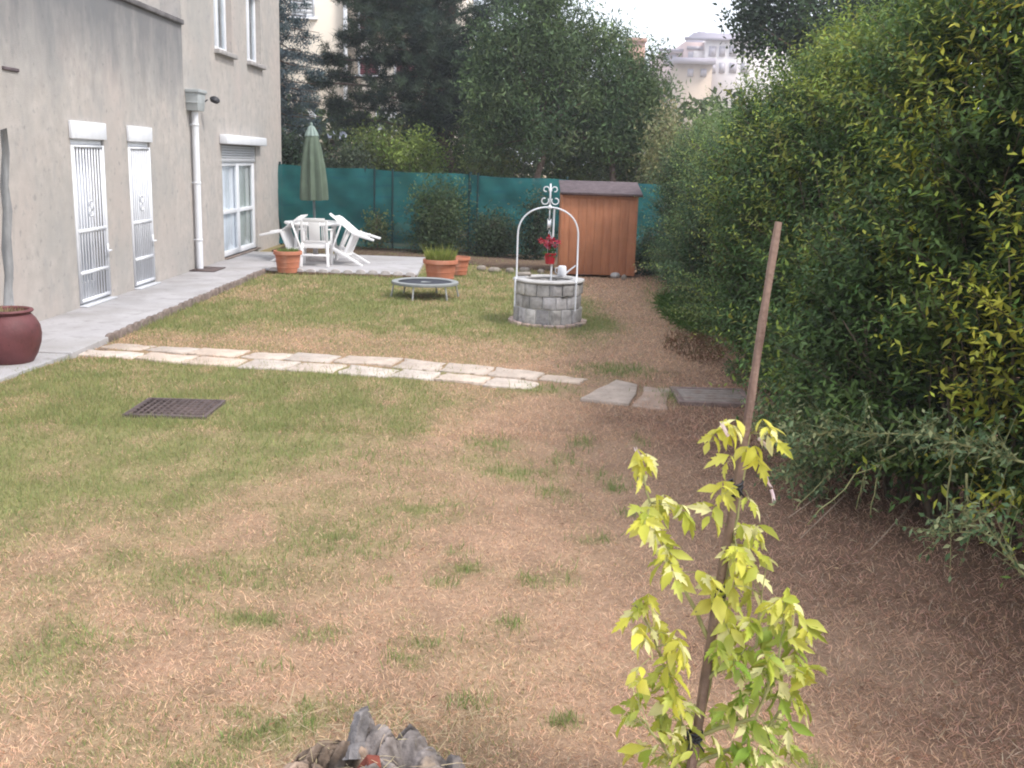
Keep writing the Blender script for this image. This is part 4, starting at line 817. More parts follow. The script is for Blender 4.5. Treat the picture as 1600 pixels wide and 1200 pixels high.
# low arching shrub at the hedge foot
t = empty('arching_shrub', (2.25, 6.6, 0), 'low grey green shrub with thin arching branches hanging over the brown ground', 'shrub')
def A3(px, py, Y):
    if Y > 4: Y = Y*.865
    x, z = at(px, py, Y); return np.array([x, Y, z])
br = [[A3(1600, 722, 5.0), A3(1500, 695, 5.4), A3(1400, 678, 5.9), A3(1310, 672, 6.3), A3(1235, 690, 6.6)], [A3(1480, 640, 6.6), A3(1380, 612, 7.0), A3(1290, 615, 7.4), A3(1195, 640, 7.7)],
 [A3(1400, 690, 6.3), A3(1330, 690, 6.5), A3(1270, 720, 6.7), A3(1225, 745, 6.7)], [A3(1420, 660, 6.6), A3(1330, 645, 6.9), A3(1250, 650, 7.2), A3(1190, 665, 7.4)],
 [A3(1330, 640, 7.2), A3(1290, 600, 7.3), A3(1262, 580, 7.4)], [A3(1360, 680, 6.3), A3(1350, 740, 6.3), A3(1338, 795, 6.25)], [A3(1385, 680, 6.1), A3(1375, 740, 6.1), A3(1360, 805, 6.05)],
 [A3(1490, 700, 5.5), A3(1482, 760, 5.5), A3(1475, 818, 5.45)], [A3(1508, 740, 5.3), A3(1512, 800, 5.3), A3(1512, 852, 5.25)], [A3(1320, 690, 6.6), A3(1300, 735, 6.6), A3(1240, 800, 6.5)], [A3(1420, 700, 6.0), A3(1340, 740, 6.1), A3(1262, 820, 6.0)],
 [A3(1560, 800, 4.9), A3(1510, 815, 5.0), A3(1470, 832, 5.0)], [A3(1600, 905, 4.5), A3(1560, 840, 4.7), A3(1500, 830, 4.8)], [A3(1350, 655, 6.9), A3(1280, 665, 7.0), A3(1215, 690, 7.0)], [A3(1300, 700, 6.8), A3(1285, 735, 6.8), A3(1270, 765, 6.75)]]
mb = MB(); PL = []; DL = []; UL = []; LS = []; WS = []; CC = []
for bi, b in enumerate(br):
    pts = []
    for i in range(len(b)-1):
        for k in range(4): pts.append(b[i]*(1-k/4)+b[i+1]*(k/4)+RNG.normal(size=3)*.008)
    pts.append(b[-1]); mb.tube(pts, [.0065-.0040*i/len(pts) for i in range(len(pts))], 5)
    n = int(50+len(pts)*6) if bi not in (5, 6, 7, 8, 9, 10) else 22
    if bi in (11, 12): n = 26
    for j in range(n):
        s = RNG.random()**.9*(len(pts)-1.01); i = int(s); p = pts[i]+(pts[i+1]-pts[i])*(s-i); d = unit((pts[i+1]-pts[i])[None])[0]
        sd = rnd_dir(1)[0]; 
        if n == 22: L = 1; q = [p]
        else:
            ln = RNG.uniform(.05, .24); e = p+unit((d*.7+sd*.8+np.array([0, 0, .25]))[None])[0]*ln; mb.tube([p, e], [.002, .001], 3, cap=False); q = [p+(e-p)*k/6 for k in range(1, 7)]
        for w in q:
            PL.append(w); DL.append(d*.5+rnd_dir(1)[0]); UL.append(np.array([0, 0, 1])+RNG.normal(size=3)*.5); LS.append(RNG.uniform(.026, .052)); WS.append(RNG.uniform(.013, .023))
            CC.append((.24, .32, .16) if RNG.random() < .5 else ((.12, .19, .085) if RNG.random() < .6 else (.46, .48, .24)))
mb.build('branches', M['greentwig'], t)
n = 1100; P = np.stack([RNG.uniform(1.78, 2.5, n), RNG.uniform(5.4, 6.9, n), RNG.uniform(.12, .75, n)], 1); k = P[:, 2] < .75-.5*np.abs(P[:, 0]-2.3); P = P[k]; n = len(P)
CC = np.array(CC)*(1+RNG.uniform(-.2, .2, (len(CC), 1)))
leaves('foliage', np.concatenate([np.array(PL), P]), np.concatenate([np.array(DL), rnd_dir(n)]), np.concatenate([np.array(UL), rnd_dir(n, 1)]), np.concatenate([LS, RNG.uniform(.03, .055, n)]), np.concatenate([WS, RNG.uniform(.015, .025, n)]), np.concatenate([CC, shade((.085, .140, .058), n)]), T_SIMPLE, M['leaf'], t)
# dead stalks on the ground
for i, (a, b, lab) in enumerate([((1232, 812), (1352, 742), 'pale dead stalk lying nearest the low arching shrub'), ((1250, 845), (1345, 770), 'dead stalk lying in the brown litter between two others'), ((1360, 862), (1442, 790), 'dead stalk lying under the golden hedge shrub')]):
    p, q = G(*a), G(*b); mb = MB(); mb.tube([(p[0], p[1], .012), ((p[0]+q[0])/2, (p[1]+q[1])/2, .05), (q[0], q[1], .10)], [.003, .005, .004], 5)
    for k in range(5): s = (k+1)/6; x, y, z = p[0]+(q[0]-p[0])*s, p[1]+(q[1]-p[1])*s, .03+.06*s; mb.tube([(x, y, z), (x+random.uniform(-.12, .05), y+random.uniform(-.15, .02), z+random.uniform(-.02, .06))], [.002, .001], 4)
    tag(mb.build('dead_stalk', mat('dry_stalk', (.34, .25, .18), .9, .1, amt=.2)if i == 0 else bpy.data.materials['dry_stalk']), lab, 'stalk', 'dead stalks under the hedge')
x, y = G(1292, 722); mb = MB(); mb.lathe([(.02, .0), (.05, .01), (.055, .04), (.03, .055), (.01, .05)], 9, (x, y, 0), mod=lambda a, z: 1+.35*math.sin(3*a+z*40)); tag(mb.build('crumpled_paper', M['paper'], smooth=False), 'crumpled pale scrap lying under the arching shrub', 'litter')
# reddish twig heap near the path end
def weedy(name, cx, cy, rx, ry, h, n, c1, c2, lab, cat, ln=.05, lw=.012, matn='leaf'):
    t = empty(name, (cx, cy, 0), lab, cat)
    a = RNG.uniform(0, 6.283, n); rr_ = np.sqrt(RNG.random(n)); z = RNG.random(n)**1.4*h*(1-rr_**2*.7)
    P = np.stack([cx+rx*rr_*np.cos(a), cy+ry*rr_*np.sin(a), z], 1); leaves('foliage', P, rnd_dir(n, .4), rnd_dir(n, .5), RNG.uniform(ln*.6, ln*1.4, n), lw, mixc(shade(c1, n), shade(c2, n), RNG.random(n)), T_SIMPLE, M[matn], t)
    mb = MB()
    for i in range(26): a0 = random.uniform(0, 6.28); r0 = random.random()**.5; x, y = cx+rx*r0*math.cos(a0), cy+ry*r0*math.sin(a0); mb.tube([(x, y, 0), (x+random.uniform(-.1, .1), y+random.uniform(-.1, .1), h*random.uniform(.5, 1))], [.003, .0015], 4)
    mb.build('stems', M['twig'], t); return t
weedy('twig_heap', 1.92, 10.75, .30, .75, .17, 750, (.22, .09, .06), (.20, .17, .08), 'low heap of reddish dead twigs at the hedge foot beyond the path', 'twigs', .06, .010, 'leaf_dull')
weedy('ground_weed', 2.25, 9.4, .25, .6, .16, 500, (.07, .13, .05), (.16, .20, .08), 'dark low weeds at the hedge foot level with the path end', 'weeds', .045, .018)
weedy('long_grass', 2.20, 13.2, .26, 1.7, .20, 2600, (.09, .19, .045), (.17, .26, .07), 'strip of longer bright grass along the foot of the far hedge', 'grass', .12, .008)
# ------------------------------------------------------------------ trees and bushes
def E3(px, py, rx, ry, Y, dep=None):
    x, z = at(px, py, Y); return (x, Y, z, rx/F*Y, (dep if dep else rx/F*Y), ry/F*Y)
def crown_pts(ells, n, shell=.55):
    vol = np.array([e[3]*e[5]*max(e[4], .4) for e in ells])**.8; vol /= vol.sum(); out = []
    for e, v in zip(ells, vol):
        m = int(n*v)+1; d = rnd_dir(m); r_ = (shell+(1-shell)*RNG.random(m))[:, None]
        out.append(np.array(e[:3])[None]+d*r_*np.array(e[3:6])[None])
    return np.concatenate(out)
def limb(mb, a, b, r0, r1, r, k=4, n=6):
    pts = []; d = Vector(b)-Vector(a)
    for i in range(k+1):
        s = i/k; p = Vector(a)+d*s; j = d.length*.05*math.sin(math.pi*s); p += Vector((r.uniform(-j, j), r.uniform(-j, j), j*1.0*r.random()))
        pts.append(p)
    mb.tube(pts, [r0+(r1-r0)*i/k for i in range(k+1)], n); return pts
def broadleaf(name, base, ells, nclump, nleaf, ll, lw, pal, lab, cat='tree', fork=None, tr=.09, clr=.30, group='trees and bushes behind the fence', droop=0, stems=None, shell=.5, matn='leaf', upb=.3):
    t = empty(name, (base[0], base[1], 0), lab, cat, group)
    CP = crown_pts(ells, nclump, shell); CP[:, 2] = np.maximum(CP[:, 2], .12); n = len(CP)
    cb = mixc(shade(pal[0], n, .25, .1), shade(pal[1], n, .25, .1), RNG.random(n)**1.3)
    off = RNG.normal(size=(n, nleaf, 3))*clr*.5; P = (CP[:, None, :]+off).reshape(-1, 3); P[:, 2] = np.maximum(P[:, 2], .02)
    D = rnd_dir(len(P), upb); D[:, 2] -= droop; U = rnd_dir(len(P), 1.0)
    C = np.repeat(cb, nleaf, 0)*(1+RNG.uniform(-.22, .22, (len(P), 1)))
    leaves('crown', P, D, U, RNG.uniform(ll*.7, ll*1.25, len(P)), RNG.uniform(lw*.8, lw*1.2, len(P)), C, T_SIMPLE, M[matn], t)
    mb = MB(); r = random.Random(len(P)); zl = min(e[2]-e[5] for e in ells); zm = sum(e[2] for e in ells)/len(ells)
    trunks = stems or [(base, fork or (base[0], base[1], max(zl, .3)+.3))]
    for (b0, f0) in trunks:
        b0 = tuple(b0) if len(b0) == 3 else (*b0, -.05); limb(mb, b0, f0, tr, tr*.75, r, 5, 9)
        own = [i for i in range(n)]; r.shuffle(own)
        for i in own[:min(34, n)//len(trunks)+4]:
            e = CP[i]; m_ = Vector(f0).lerp(Vector(e), .45)+Vector((0, 0, .12)); pts = limb(mb, f0, m_, tr*.5, tr*.25, r, 3, 5); limb(mb, m_, e, tr*.25, tr*.06, r, 3, 4)
    mb.build('trunk', M['bark'], t, smooth=True); return t
# willow-leaved tree behind the shed
Y = 24.0
broadleaf('leafy_tree', (at(843, 280, 23.4)[0], 23.4), [E3(850, 60, 78, 80, Y), E3(795, 150, 72, 75, Y), E3(915, 110, 92, 72, Y), E3(985, 165, 66, 66, Y), E3(870, 190, 105, 55, Y), E3(860, -30, 45, 50, Y), E3(770, 210, 55, 35, Y), E3(960, 215, 75, 35, Y), E3(782, 80, 42, 52, Y), E3(1012, 140, 42, 60, Y)], 780, 75, .14, .036,
    [(.072, .120, .055), (.175, .245, .100)], 'rounded grey green leafy tree rising behind the fence and shed', fork=(at(850, 215, 23.7)[0], 23.7, 2.5), tr=.085, clr=.36, shell=.35,
    stems=[((at(843, 280, 23.4)[0], 23.4, -.05), (at(846, 210, 23.6)[0], 23.6, 2.5)), ((at(955, 280, 23.7)[0], 23.7, -.05), (at(958, 215, 23.8)[0], 23.8, 2.45))])
# dark tree beyond the hedge
Y = 25.0
broadleaf('dark_tree', (at(1330, 250, Y)[0], Y), [E3(1200, 15, 62, 58, Y), E3(1270, 40, 70, 58, Y), E3(1350, 20, 90, 70, Y), E3(1250, -60, 110, 60, Y), E3(1400, 60, 90, 60, Y), E3(1175, 70, 22, 26, Y), E3(1450, -20, 110, 80, Y), E3(1235, 75, 62, 40, Y), E3(1330, 95, 90, 50, Y), E3(1190, 45, 50, 40, Y)], 430, 60, .13, .075,
    [(.036, .062, .036), (.085, .130, .065)], 'dark leafed tree showing sky gaps above the hedge', fork=(at(1330, 150, Y)[0], Y, 3.6), tr=.14, clr=.38, shell=.3, group=None)
# bushes beyond the netting
for i, (nm, px, py, rx, ry, Y, p0, p1, lab) in enumerate([
    ('bush', 650, 248, 46, 42, 24.2, (.15, .23, .05), (.30, .37, .09), 'bright yellow green bush behind the netting left of the pine trunk'),
    ('bush', 590, 240, 40, 45, 24.8, (.12, .17, .045), (.24, .28, .09), 'olive green bush behind the netting right of the parasol'),
    ('bush', 545, 262, 34, 26, 24.0, (.03, .05, .03), (.12, .15, .09), 'dark speckled bush just right of the closed parasol'),
    ('bush', 760, 252, 48, 40, 24.4, (.10, .155, .05), (.23, .28, .09), 'mid green bush behind the netting between pine trunk and leafy tree'),
    ('bush', 900, 262, 48, 32, 24.6, (.08, .13, .05), (.20, .25, .09), 'green bush behind the netting under the leafy tree'),
    ('bush', 985, 258, 40, 40, 24.0, (.05, .08, .035), (.15, .19, .07), 'green bush behind the right end of the shed roof'),
    ('bush', 700, 215, 60, 35, 27.5, (.035, .06, .03), (.09, .12, .05), 'dark bush under the pine crown'),
    ('bush', 800, 225, 70, 45, 29.0, (.03, .05, .025), (.08, .11, .05), 'dark bush deep behind the leafy tree trunk, left of the other dark one'),
    ('bush', 905, 225, 75, 48, 29.5, (.03, .05, .025), (.08, .11, .05), 'dark bush deep behind the leafy tree, above the shed roof'),
    ('bush', 1045, 240, 38, 62, 21.8, (.18, .20, .09), (.36, .35, .17), 'pale brownish green bush between leafy tree and hedge'),
    ('bush', 460, 250, 40, 35, 24.0, (.02, .04, .02), (.06, .09, .05), 'dark bush beside the house corner behind the netting')]):
    e = E3(px, py, rx, ry, Y); x, _, z = e[:3]
    broadleaf(nm, (x, Y), [e, (x, Y, z*.5, e[3]*.9, e[4]*.9, z*.5)], 95, 62, .10, .042, [p0, p1], lab, 'bush', tr=.03, clr=.34, shell=.4)
# shrubs in front of the netting
for (px, py, rx, ry, Y, p0, p1, lab, nc) in [
    (685, 332, 43, 56, 21.2, (.055, .095, .04), (.12, .17, .07), 'loose tall dark green shrub growing in front of the netting', 190),
    (772, 365, 38, 36, 20.9, (.035, .06, .03), (.09, .12, .055), 'low dark shrub in front of the netting left of the well', 100),
    (590, 362, 12, 30, 21.5, (.06, .09, .035), (.14, .17, .06), 'thin sparse shrub in front of the netting beside the tipped chairs', 22),
    (838, 350, 17, 50, 20.4, (.025, .045, .025), (.07, .10, .05), 'narrow dark shrub seen through the well arch', 60),
    (1020, 395, 24, 42, 18.4, (.05, .09, .055), (.11, .17, .09), 'blue green shrub against the right side of the shed', 70)]:
    e = E3(px, py, rx, ry, Y); x, _, z = e[:3]
    broadleaf('shrub', (x, Y), [e, (x, Y, .30, e[3]*1.05, e[4]*.8, .28)], nc, 46, .075, .030, [p0, p1], lab, 'shrub', tr=.018, clr=.26, shell=.3, group='shrubs in front of the netting')
# pine
def needle_tuft(n_t, CP, nn, L, W, cols, name, t, up=.4, m='leaf_dull'):
    n = len(CP); P = np.repeat(CP, nn, 0)+RNG.normal(size=(n*nn, 3))*.05; D = rnd_dir(n*nn, up)
    leaves(name, P, D, rnd_dir(n*nn), RNG.uniform(L*.7, L*1.2, n*nn), W, np.repeat(cols, nn, 0)*(1+RNG.uniform(-.25, .25, (n*nn, 1))), T_TRI, M[m], t)
Y = 27.0; tx = at(708, 280, Y)[0]; t = empty('pine_tree', (tx, Y, 0), 'large dark pine with layered branches and brown trunk behind the fence', 'tree', 'trees and bushes behind the fence')
mb = MB(); r = random.Random(5); top = (tx-.2, Y, 9.2); limb(mb, (tx, Y, -.1), top, .16, .05, r, 8, 10)
pads = [(560, -15, 60, 24), (640, 5, 80, 30), (700, -20, 62, 30), (600, 40, 50, 22), (680, 50, 75, 26), (762, 62, 34, 9), (755, 28, 42, 14), (790, 2, 36, 12), (650, 85, 85, 24), (735, 95, 70, 26), (555, 62, 34, 13), (585, 90, 34, 12),
 (625, 125, 55, 18), (700, 140, 85, 26), (520, 92, 26, 9), (580, 150, 36, 12), (640, 165, 70, 20), (735, 175, 75, 26), (520, 165, 40, 12), (560, 188, 48, 11), (670, 195, 55, 18), (800, 130, 45, 25), (600, 5, 60, 28), (500, 130, 22, 7), (830, 60, 40, 22), (640, -60, 160, 40), (540, 120, 22, 7), (660, 20, 60, 30), (700, 110, 60, 22)]
TP = []; 
for (px, py, rx, ry) in pads:
    dy = r.uniform(-1.1, .9); e = E3(px, py, rx, ry, Y+dy, dep=max(.5, rx/F*Y*.8)); c = np.array(e[:3]); m_ = int(14+rx*ry*.031)
    d = rnd_dir(m_); q = c+d*(RNG.random((m_, 1))**.45)*np.array(e[3:6]); TP.append(q)
    hz = min(8.8, max(1.6, e[2]-.25)); limb(mb, (tx, Y, hz), tuple(c), .055, .022, r, 5, 5)
    for k in range(min(14, m_)): limb(mb, tuple(c+(q[k]-c)*-.2), tuple(q[k]), .014, .006, r, 2, 3)
mb.build('trunk', M['bark'], t, smooth=True); TP = np.concatenate(TP); n = len(TP); TP = np.concatenate([TP, TP+RNG.normal(size=TP.shape)*.14]); n = len(TP)
needle_tuft(0, TP, 46, .17, .017, mixc(shade((.040, .062, .052), n, .3), shade((.095, .130, .080), n, .3), RNG.random(n)**1.2), 'crown', t)
# blue spruce behind the house corner
Y = 25.6; tx = at(408, 200, Y)[0]; t = empty('spruce_tree', (tx, Y, 0), 'blue grey spruce with drooping branches behind the house corner', 'tree', 'trees and bushes behind the fence')
mb = MB(); limb(mb, (tx, Y, -.1), (tx, Y, 9), .13, .03, r, 6, 8); TP = []; 
for i in range(150):
    h = .5+8.2*(i/150)+r.uniform(-.1, .1); az = i*2.4+r.uniform(-.3, .3); ln = (2.15-.13*h)*r.uniform(.6, 1.15)
    a = np.array([tx, Y, h]); e = a+np.array([ln*math.cos(az), ln*math.sin(az), -.25*ln+.05]); mid = (a+e)/2+np.array([0, 0, -.10]); mb.tube([a, mid, e], [.025, .015, .006], 4)
    for k in range(26):
        s = .18+.82*r.random(); p = a*(1-s)**2+2*mid*s*(1-s)+e*s*s; side = r.uniform(-1, 1)*.36*(1.1-s*.6); p = p+np.array([-math.sin(az)*side, math.cos(az)*side, -abs(side)*.35-r.random()*.14]); TP.append(p)
mb.build('trunk', M['bark'], t, smooth=True); TP = np.array(TP); n = len(TP)
needle_tuft(0, TP, 22, .12, .022, mixc(shade((.060, .090, .105), n, .3), shade((.13, .175, .185), n, .3), RNG.random(n)**1.3), 'crown', t, up=-.1)
# distant wood filling the view behind the bushes
n = 24000; x = RNG.uniform(-24, 30, n); P = np.stack([x, RNG.uniform(31, 34, n), RNG.random(n)*(3.0+1.2*vnoise(x*.5, x*0, s=90))], 1)
tag(leaves('distant_undergrowth', P, rnd_dir(n), rnd_dir(n, .5), RNG.uniform(.22, .4, n), .2, mixc(shade((.035, .06, .03), n), shade((.10, .13, .05), n), RNG.random(n)), T_SIMPLE, M['leaf'], origin=(0, 0, 0)), 'dark mass of undergrowth far behind the fence', 'undergrowth', kind='stuff')
# ------------------------------------------------------------------ bed and stones at the foot of the fence
mb = MB(); pts = [(-3.9, 20.5), (-2.2, 20.15), (-1.2, 19.5), (-.2, 18.75), (.72, 18.6), (.72, 19.4), (2.6, 19.4), (2.8, 20.75), (-4.9, 22.4), (-4.9, 20.6)]
mb.prism(pts, -.1, .02); tag(mb.build('flower_bed', M['soil']), 'dark brown bare bed at the foot of the netting', 'bed', kind='structure')
for i, (px, py, r_, lab) in enumerate([(752, 421, .085, 'leftmost flat stone edging the bed left of the well'), (772, 424, .10, 'second flat stone from the left edging the bed'), (797, 425, .07, 'small stone just left of the well arch'), (820, 424, .10, 'grey stone seen through the left of the well arch'), (845, 427, .07, 'stone seen behind the well rim under the red pot'), (961, 432, .10, 'whitish stone lying at the foot of the shed'), (975, 436, .05, 'small grey stone lying right of the whitish stone')]):
    x, y = G(px, py); mb = MB(); mb.lathe([(r_*.8, -.02), (r_, .015), (r_*.9, .05), (r_*.55, .07), (.01, .075)], 12, (x, y, 0), mod=lambda a, z: 1+.16*math.sin(2*a+i)+.1*math.sin(5*a+i*2))
    tag(mb.build('stone', M['rimstone'] if i == 5 else M['rock'], smooth=False, bevel=.006), lab, 'stone', 'stones by the fence bed')
# ------------------------------------------------------------------ buildings beyond
Y = 45.0
def PX_(px, py=120): return at(px, py, Y)[0]
def PZ_(py, px=540): return at(px, py, Y)[1]
t = empty('apartment_block', (PX_(560), Y, 0), 'cream rendered apartment block glimpsed through the pine and spruce', 'building')
xa, xm_, xc, xd = PX_(400), PX_(537), PX_(566), PX_(722)
mb = MB(); mb.box((xa-3, Y, 0), (xm_, Y+9, 13)); mb.box((xm_+.002, Y+1.0, 0), (xc, Y+9, 12.8)); mb.box((xc+.002, Y-.2, 0), (xd, Y+9, 12.4)); mb.build('wall', M['cream'], t)
mb = MB(); mb.box((xa-3.2, Y-.4, 13.002), (xm_+.2, Y+9.3, 13.3)); mb.box((xm_+.202, Y-.6, 12.81), (xd+.2, Y+9.3, 13.1)); mb.build('roof', M['roof'], t)
mb = MB(); mb.tube([(xm_+.10, Y-.12, 0), (xm_+.10, Y-.12, 12.9)], .09, 10); mb.build('downpipe', M['white'], t)
for (p0, q0, p1, q1) in [(564, 92, 592, 113), (620, 92, 650, 113), (564, 10, 592, 42), (640, 10, 672, 42), (650, 185, 680, 212), (592, 172, 618, 205), (460, -20, 490, 25), (455, 180, 490, 225)]:
    a0, a1 = PX_(p0), PX_(p1); b0, b1 = PZ_(q1), PZ_(q0); yy = Y-.2 if p0 > 560 else Y
    w = MB(); w.box((a0-.09, yy-.06, b0-.10), (a0-.001, yy-.001, b1+.05)); w.box((a1+.001, yy-.06, b0-.10), (a1+.09, yy-.001, b1+.05)); w.box((a0-.2, yy-.14, b0-.2), (a1+.2, yy-.001, b0-.101)); w.box((a0-.09, yy-.06, b1+.051), (a1+.09, yy-.001, b1+.12)); wo = w.build('window', M['white'], t)
    s = MB(); k = 8
    for i in range(k): s.box((a0, yy-.045, b0-.098+(b1+.14-b0)*i/k), (a1, yy-.01, b0-.098+(b1+.14-b0)*(i+.9)/k))
    s.build('shutter', M['maroon'] if q0 in (92, 10) else M['slat'], wo)
mb = MB(); mb.box((xc+.3, Y-.9, PZ_(60)), (xd-.8, Y-.202, PZ_(57))); mb.box((xc+.3, Y-.9, PZ_(57)), (xd-.8, Y-.85, PZ_(44))); mb.build('balcony', M['tan'], t)
# neighbour's pale lean-to roof below it
a, z1 = at(503, 195, 33); b, _ = at(541, 195, 33); _, z0 = at(520, 218, 33)
t = empty('garden_annex', ((a+b)/2, 33.5, 0), 'low annex with pale lavender sheet roof seen right of the parasol top', 'building')
mb = MB(); mb.box((a+.1, 33.3, 0), (b-.1, 35, z0)); mb.build('wall', M['tan'], t)
mb = MB(); q = [(a, 33, z0), (b, 33, z0), (b-.25, 35, z1+.15), (a+.2, 35, z1+.15)]; mb.add([(x, y, z+.002) for x, y, z in q]+[(x, y, z+.06) for x, y, z in q], [(3,2,1,0),(4,5,6,7),(0,1,5,4),(1,2,6,5),(2,3,7,6),(3,0,4,7)]); mb.build('roof', mat('lavender_sheet', (.33, .35, .45), .6, .3, amt=.06), t)
# far apartments on the right
Y = 160.0; P2 = lambda px, py: at(px, py, Y)
t = empty('far_apartments', (P2(1140, 100)[0], Y, 0), 'stepped pale pink apartment buildings hazy in the distance above the hedge', 'building')
def blk(mb, p0, p1, q0, y0=0, dep=14, z0=0): mb.box((P2(p0, q0)[0], Y+y0, z0), (P2(p1, q0)[0], Y+y0+dep, P2((p0+p1)/2, q0)[1]))
mb = MB(); blk(mb, 1104, 1300, 64, 0); mb.build('white_wing', M['palewall'], t)
mb = MB(); blk(mb, 1072, 1103.9, 64, 1.5); blk(mb, 1036, 1071.8, 79, 2.5); mb.build('pink_wing', M['pinkwall'], t)
mb = MB(); blk(mb, 1095, 1172, 44, 6, 8); mb.box((P2(1104, 38)[0], Y+7, 20), (P2(1116, 38)[0], Y+9, P2(1110, 40)[1])); mb.box((P2(1122, 38)[0], Y+7, 20), (P2(1134, 38)[0], Y+9, P2(1128, 42)[1])); mb.build('roof_house', M['mauvewall'], t)
mb = MB(); blk(mb, 1050, 1104, 104, -5, 5.8); mb.build('lower_wing', M['tan'], t)
mb = MB(); z = P2(1080, 102)[1]; mb.box((P2(1044, 102)[0], Y-6, z-.3), (P2(1107, 102)[0], Y-.01, z+.5)); z = P2(1110, 63)[1]; mb.box((P2(1070, 63)[0], Y-.6, z), (P2(1200, 63)[0], Y+.5, z+.35)); z = P2(1055, 78)[1]; mb.box((P2(1034, 78)[0], Y+1.9, z), (P2(1072, 78)[0], Y+2.6, z+.4)); mb.build('ledge', M['mauvewall'], t)
for (p0, q0, p1, q1, dy, bal) in [(1041, 83, 1050, 97, 2.5, 0), (1053, 83, 1060, 97, 2.5, 0), (1076, 70, 1101, 76, 1.5, 1), (1078, 79, 1088, 98, 1.5, 0), (1108, 72, 1118, 88, 0, 0), (1124, 72, 1132, 88, 0, 0), (1140, 72, 1150, 88, 0, 0), (1158, 72, 1168, 88, 0, 0), (1108, 98, 1118, 114, 0, 0), (1124, 98, 1132, 114, 0, 0), (1140, 98, 1150, 114, 0, 0), (1158, 98, 1168, 114, 0, 0), (1066, 112, 1074, 124, -5, 0), (1086, 112, 1094, 124, -5, 0)]:
    a0, z1 = P2(p0, q0); a1, z0 = P2(p1, q1); w = MB(); w.box((a0, Y+dy-.12, z0), (a1, Y+dy-.01, z1)); w.build('window', M['farglass'], t)
mb = MB(); a0, z1 = P2(1086, 78); a1, z0 = P2(1101, 98); mb.box((a0, Y+1.2, z0), (a1, Y+1.49, z1)); mb.build('white_panel', M['palewall'], t)
# brick coloured chimney block left of it
a0, z1 = at(984, 59, 120); a1, _ = at(1009, 59, 120); mb = MB(); mb.box((a0, 120, 0), (a1, 124, z1-.4)); mb.box((a0-.15, 119.8, z1-.4), (a1+.15, 124.2, z1)); tag(mb.build('distant_tower', mat('distant_brick', (.42, .25, .19), .9, .1, amt=.1, scale=.5)), 'small brick coloured tower top beyond the leafy tree', 'building')
# ------------------------------------------------------------------ stake and sapling
B0 = Vector((at(1080, 1195, 2.70)[0], 2.70, at(1080, 1195, 2.70)[1])); B1 = Vector((at(1217, 347, 2.95)[0], 2.95, at(1217, 347, 2.95)[1]))
dS = B1-B0; foot = B0-dS*((B0.z+.05)/dS.z)
def onstake(py): s = (1195-py)/(1195-347); return B0+dS*s
t = empty('wooden_stake', (foot.x, foot.y, 0), 'tall leaning brown wooden stake tied to the yellow sapling', 'stake')
mb = MB(); k = 26; pts = [foot.lerp(B1, i/k)+Vector((.0018*math.sin(i*.45), .0015*math.cos(i*.6), 0)) for i in range(k+1)]
mb.tube(pts, [.0185-.0055*(i/k)+.0011*math.sin(i*2.1) for i in range(k+1)], 9, flat=.82); mb.build('pole', M['stake'], t, bevel=0, smooth=True)
for py in (752, 762, 912, 922, 1150):
    c = onstake(py); mb = MB()
    for q in range(2 if py not in (1150,) else 3):
        cc = c+Vector((0, 0, q*.007)); mb.tube([(cc.x+.021*math.cos(a)-.004, cc.y+.021*math.sin(a), cc.z+.006*math.sin(a+q)) for a in [j*math.pi/6 for j in range(13)]], .0045, 5, cap=False)
    if py in (752, 922, 1150): mb.tube([c+Vector((-.012, -.022, .01)), c+Vector((-.022, -.03, -.01)), c+Vector((-.02, -.025, -.045))], [.006, .005, .002], 5); mb.tube([c+Vector((0, -.02, 0)), c+Vector((.022, -.03, -.03))], [.004, .002], 5)
    mb.build('tie', M['black'], t)
t = empty('yellow_sapling', (foot.x+.05, 2.72, 0), 'young yellow green variegated maple sapling growing round the stake', 'sapling')
LP = [(1140,682,2),(1108,700,2),(1205,682,2),(1215,702,2),(1165,715,2),(1140,725,2),(1190,740,2),(1188,765,3),(1172,792,3),(1125,782,2),(1105,812,3),(1132,800,2),(1168,835,3),(1180,852,3),(1152,872,3),(1150,885,3),(1192,878,3),(1112,915,2),(1120,940,2),
 (1150,930,3),(1172,945,3),(1200,962,3),(1230,950,3),(1248,972,3),(1228,998,4),(1200,1000,4),(1168,990,4),(1140,1000,3),(1160,1030,4),(1200,1040,4),(1240,1042,4),(1256,1062,3),(1215,1072,5),(1150,1062,5),(1122,1040,4),(1180,1090,5),(1220,1100,5),(1248,1112,4),(1150,1112,5),(1130,1135,4),(1170,1150,5),(1205,1160,5),(1232,1150,5),(1160,1190,5),(1210,1195,5),(1120,1180,4),(1185,1215,5),(1235,1190,4),(1140,1215,4),(1190,1055,4),(1175,905,3),(1138,960,3),
 (1010,735,2),(1008,768,1),(1022,808,3),(1045,800,2),(1068,812,3),(1030,848,3),(1050,878,3),(1060,908,3),(1035,890,3),(985,968,3),(1012,962,3),(1040,1000,3),(1062,1020,2),(1008,1012,2),(1030,1060,3),(1048,1078,3),(1000,1110,4),(980,1130,4),(1030,1132,4),(1060,1160,4),(1020,1180,4),(1072,1122,4),(1045,1205,4),(1000,1075,2),(1015,830,2),(1050,1105,3),(1085,1170,4),(1075,1205,4),(990,1180,2),(1245,1010,3),(1218,975,3)]
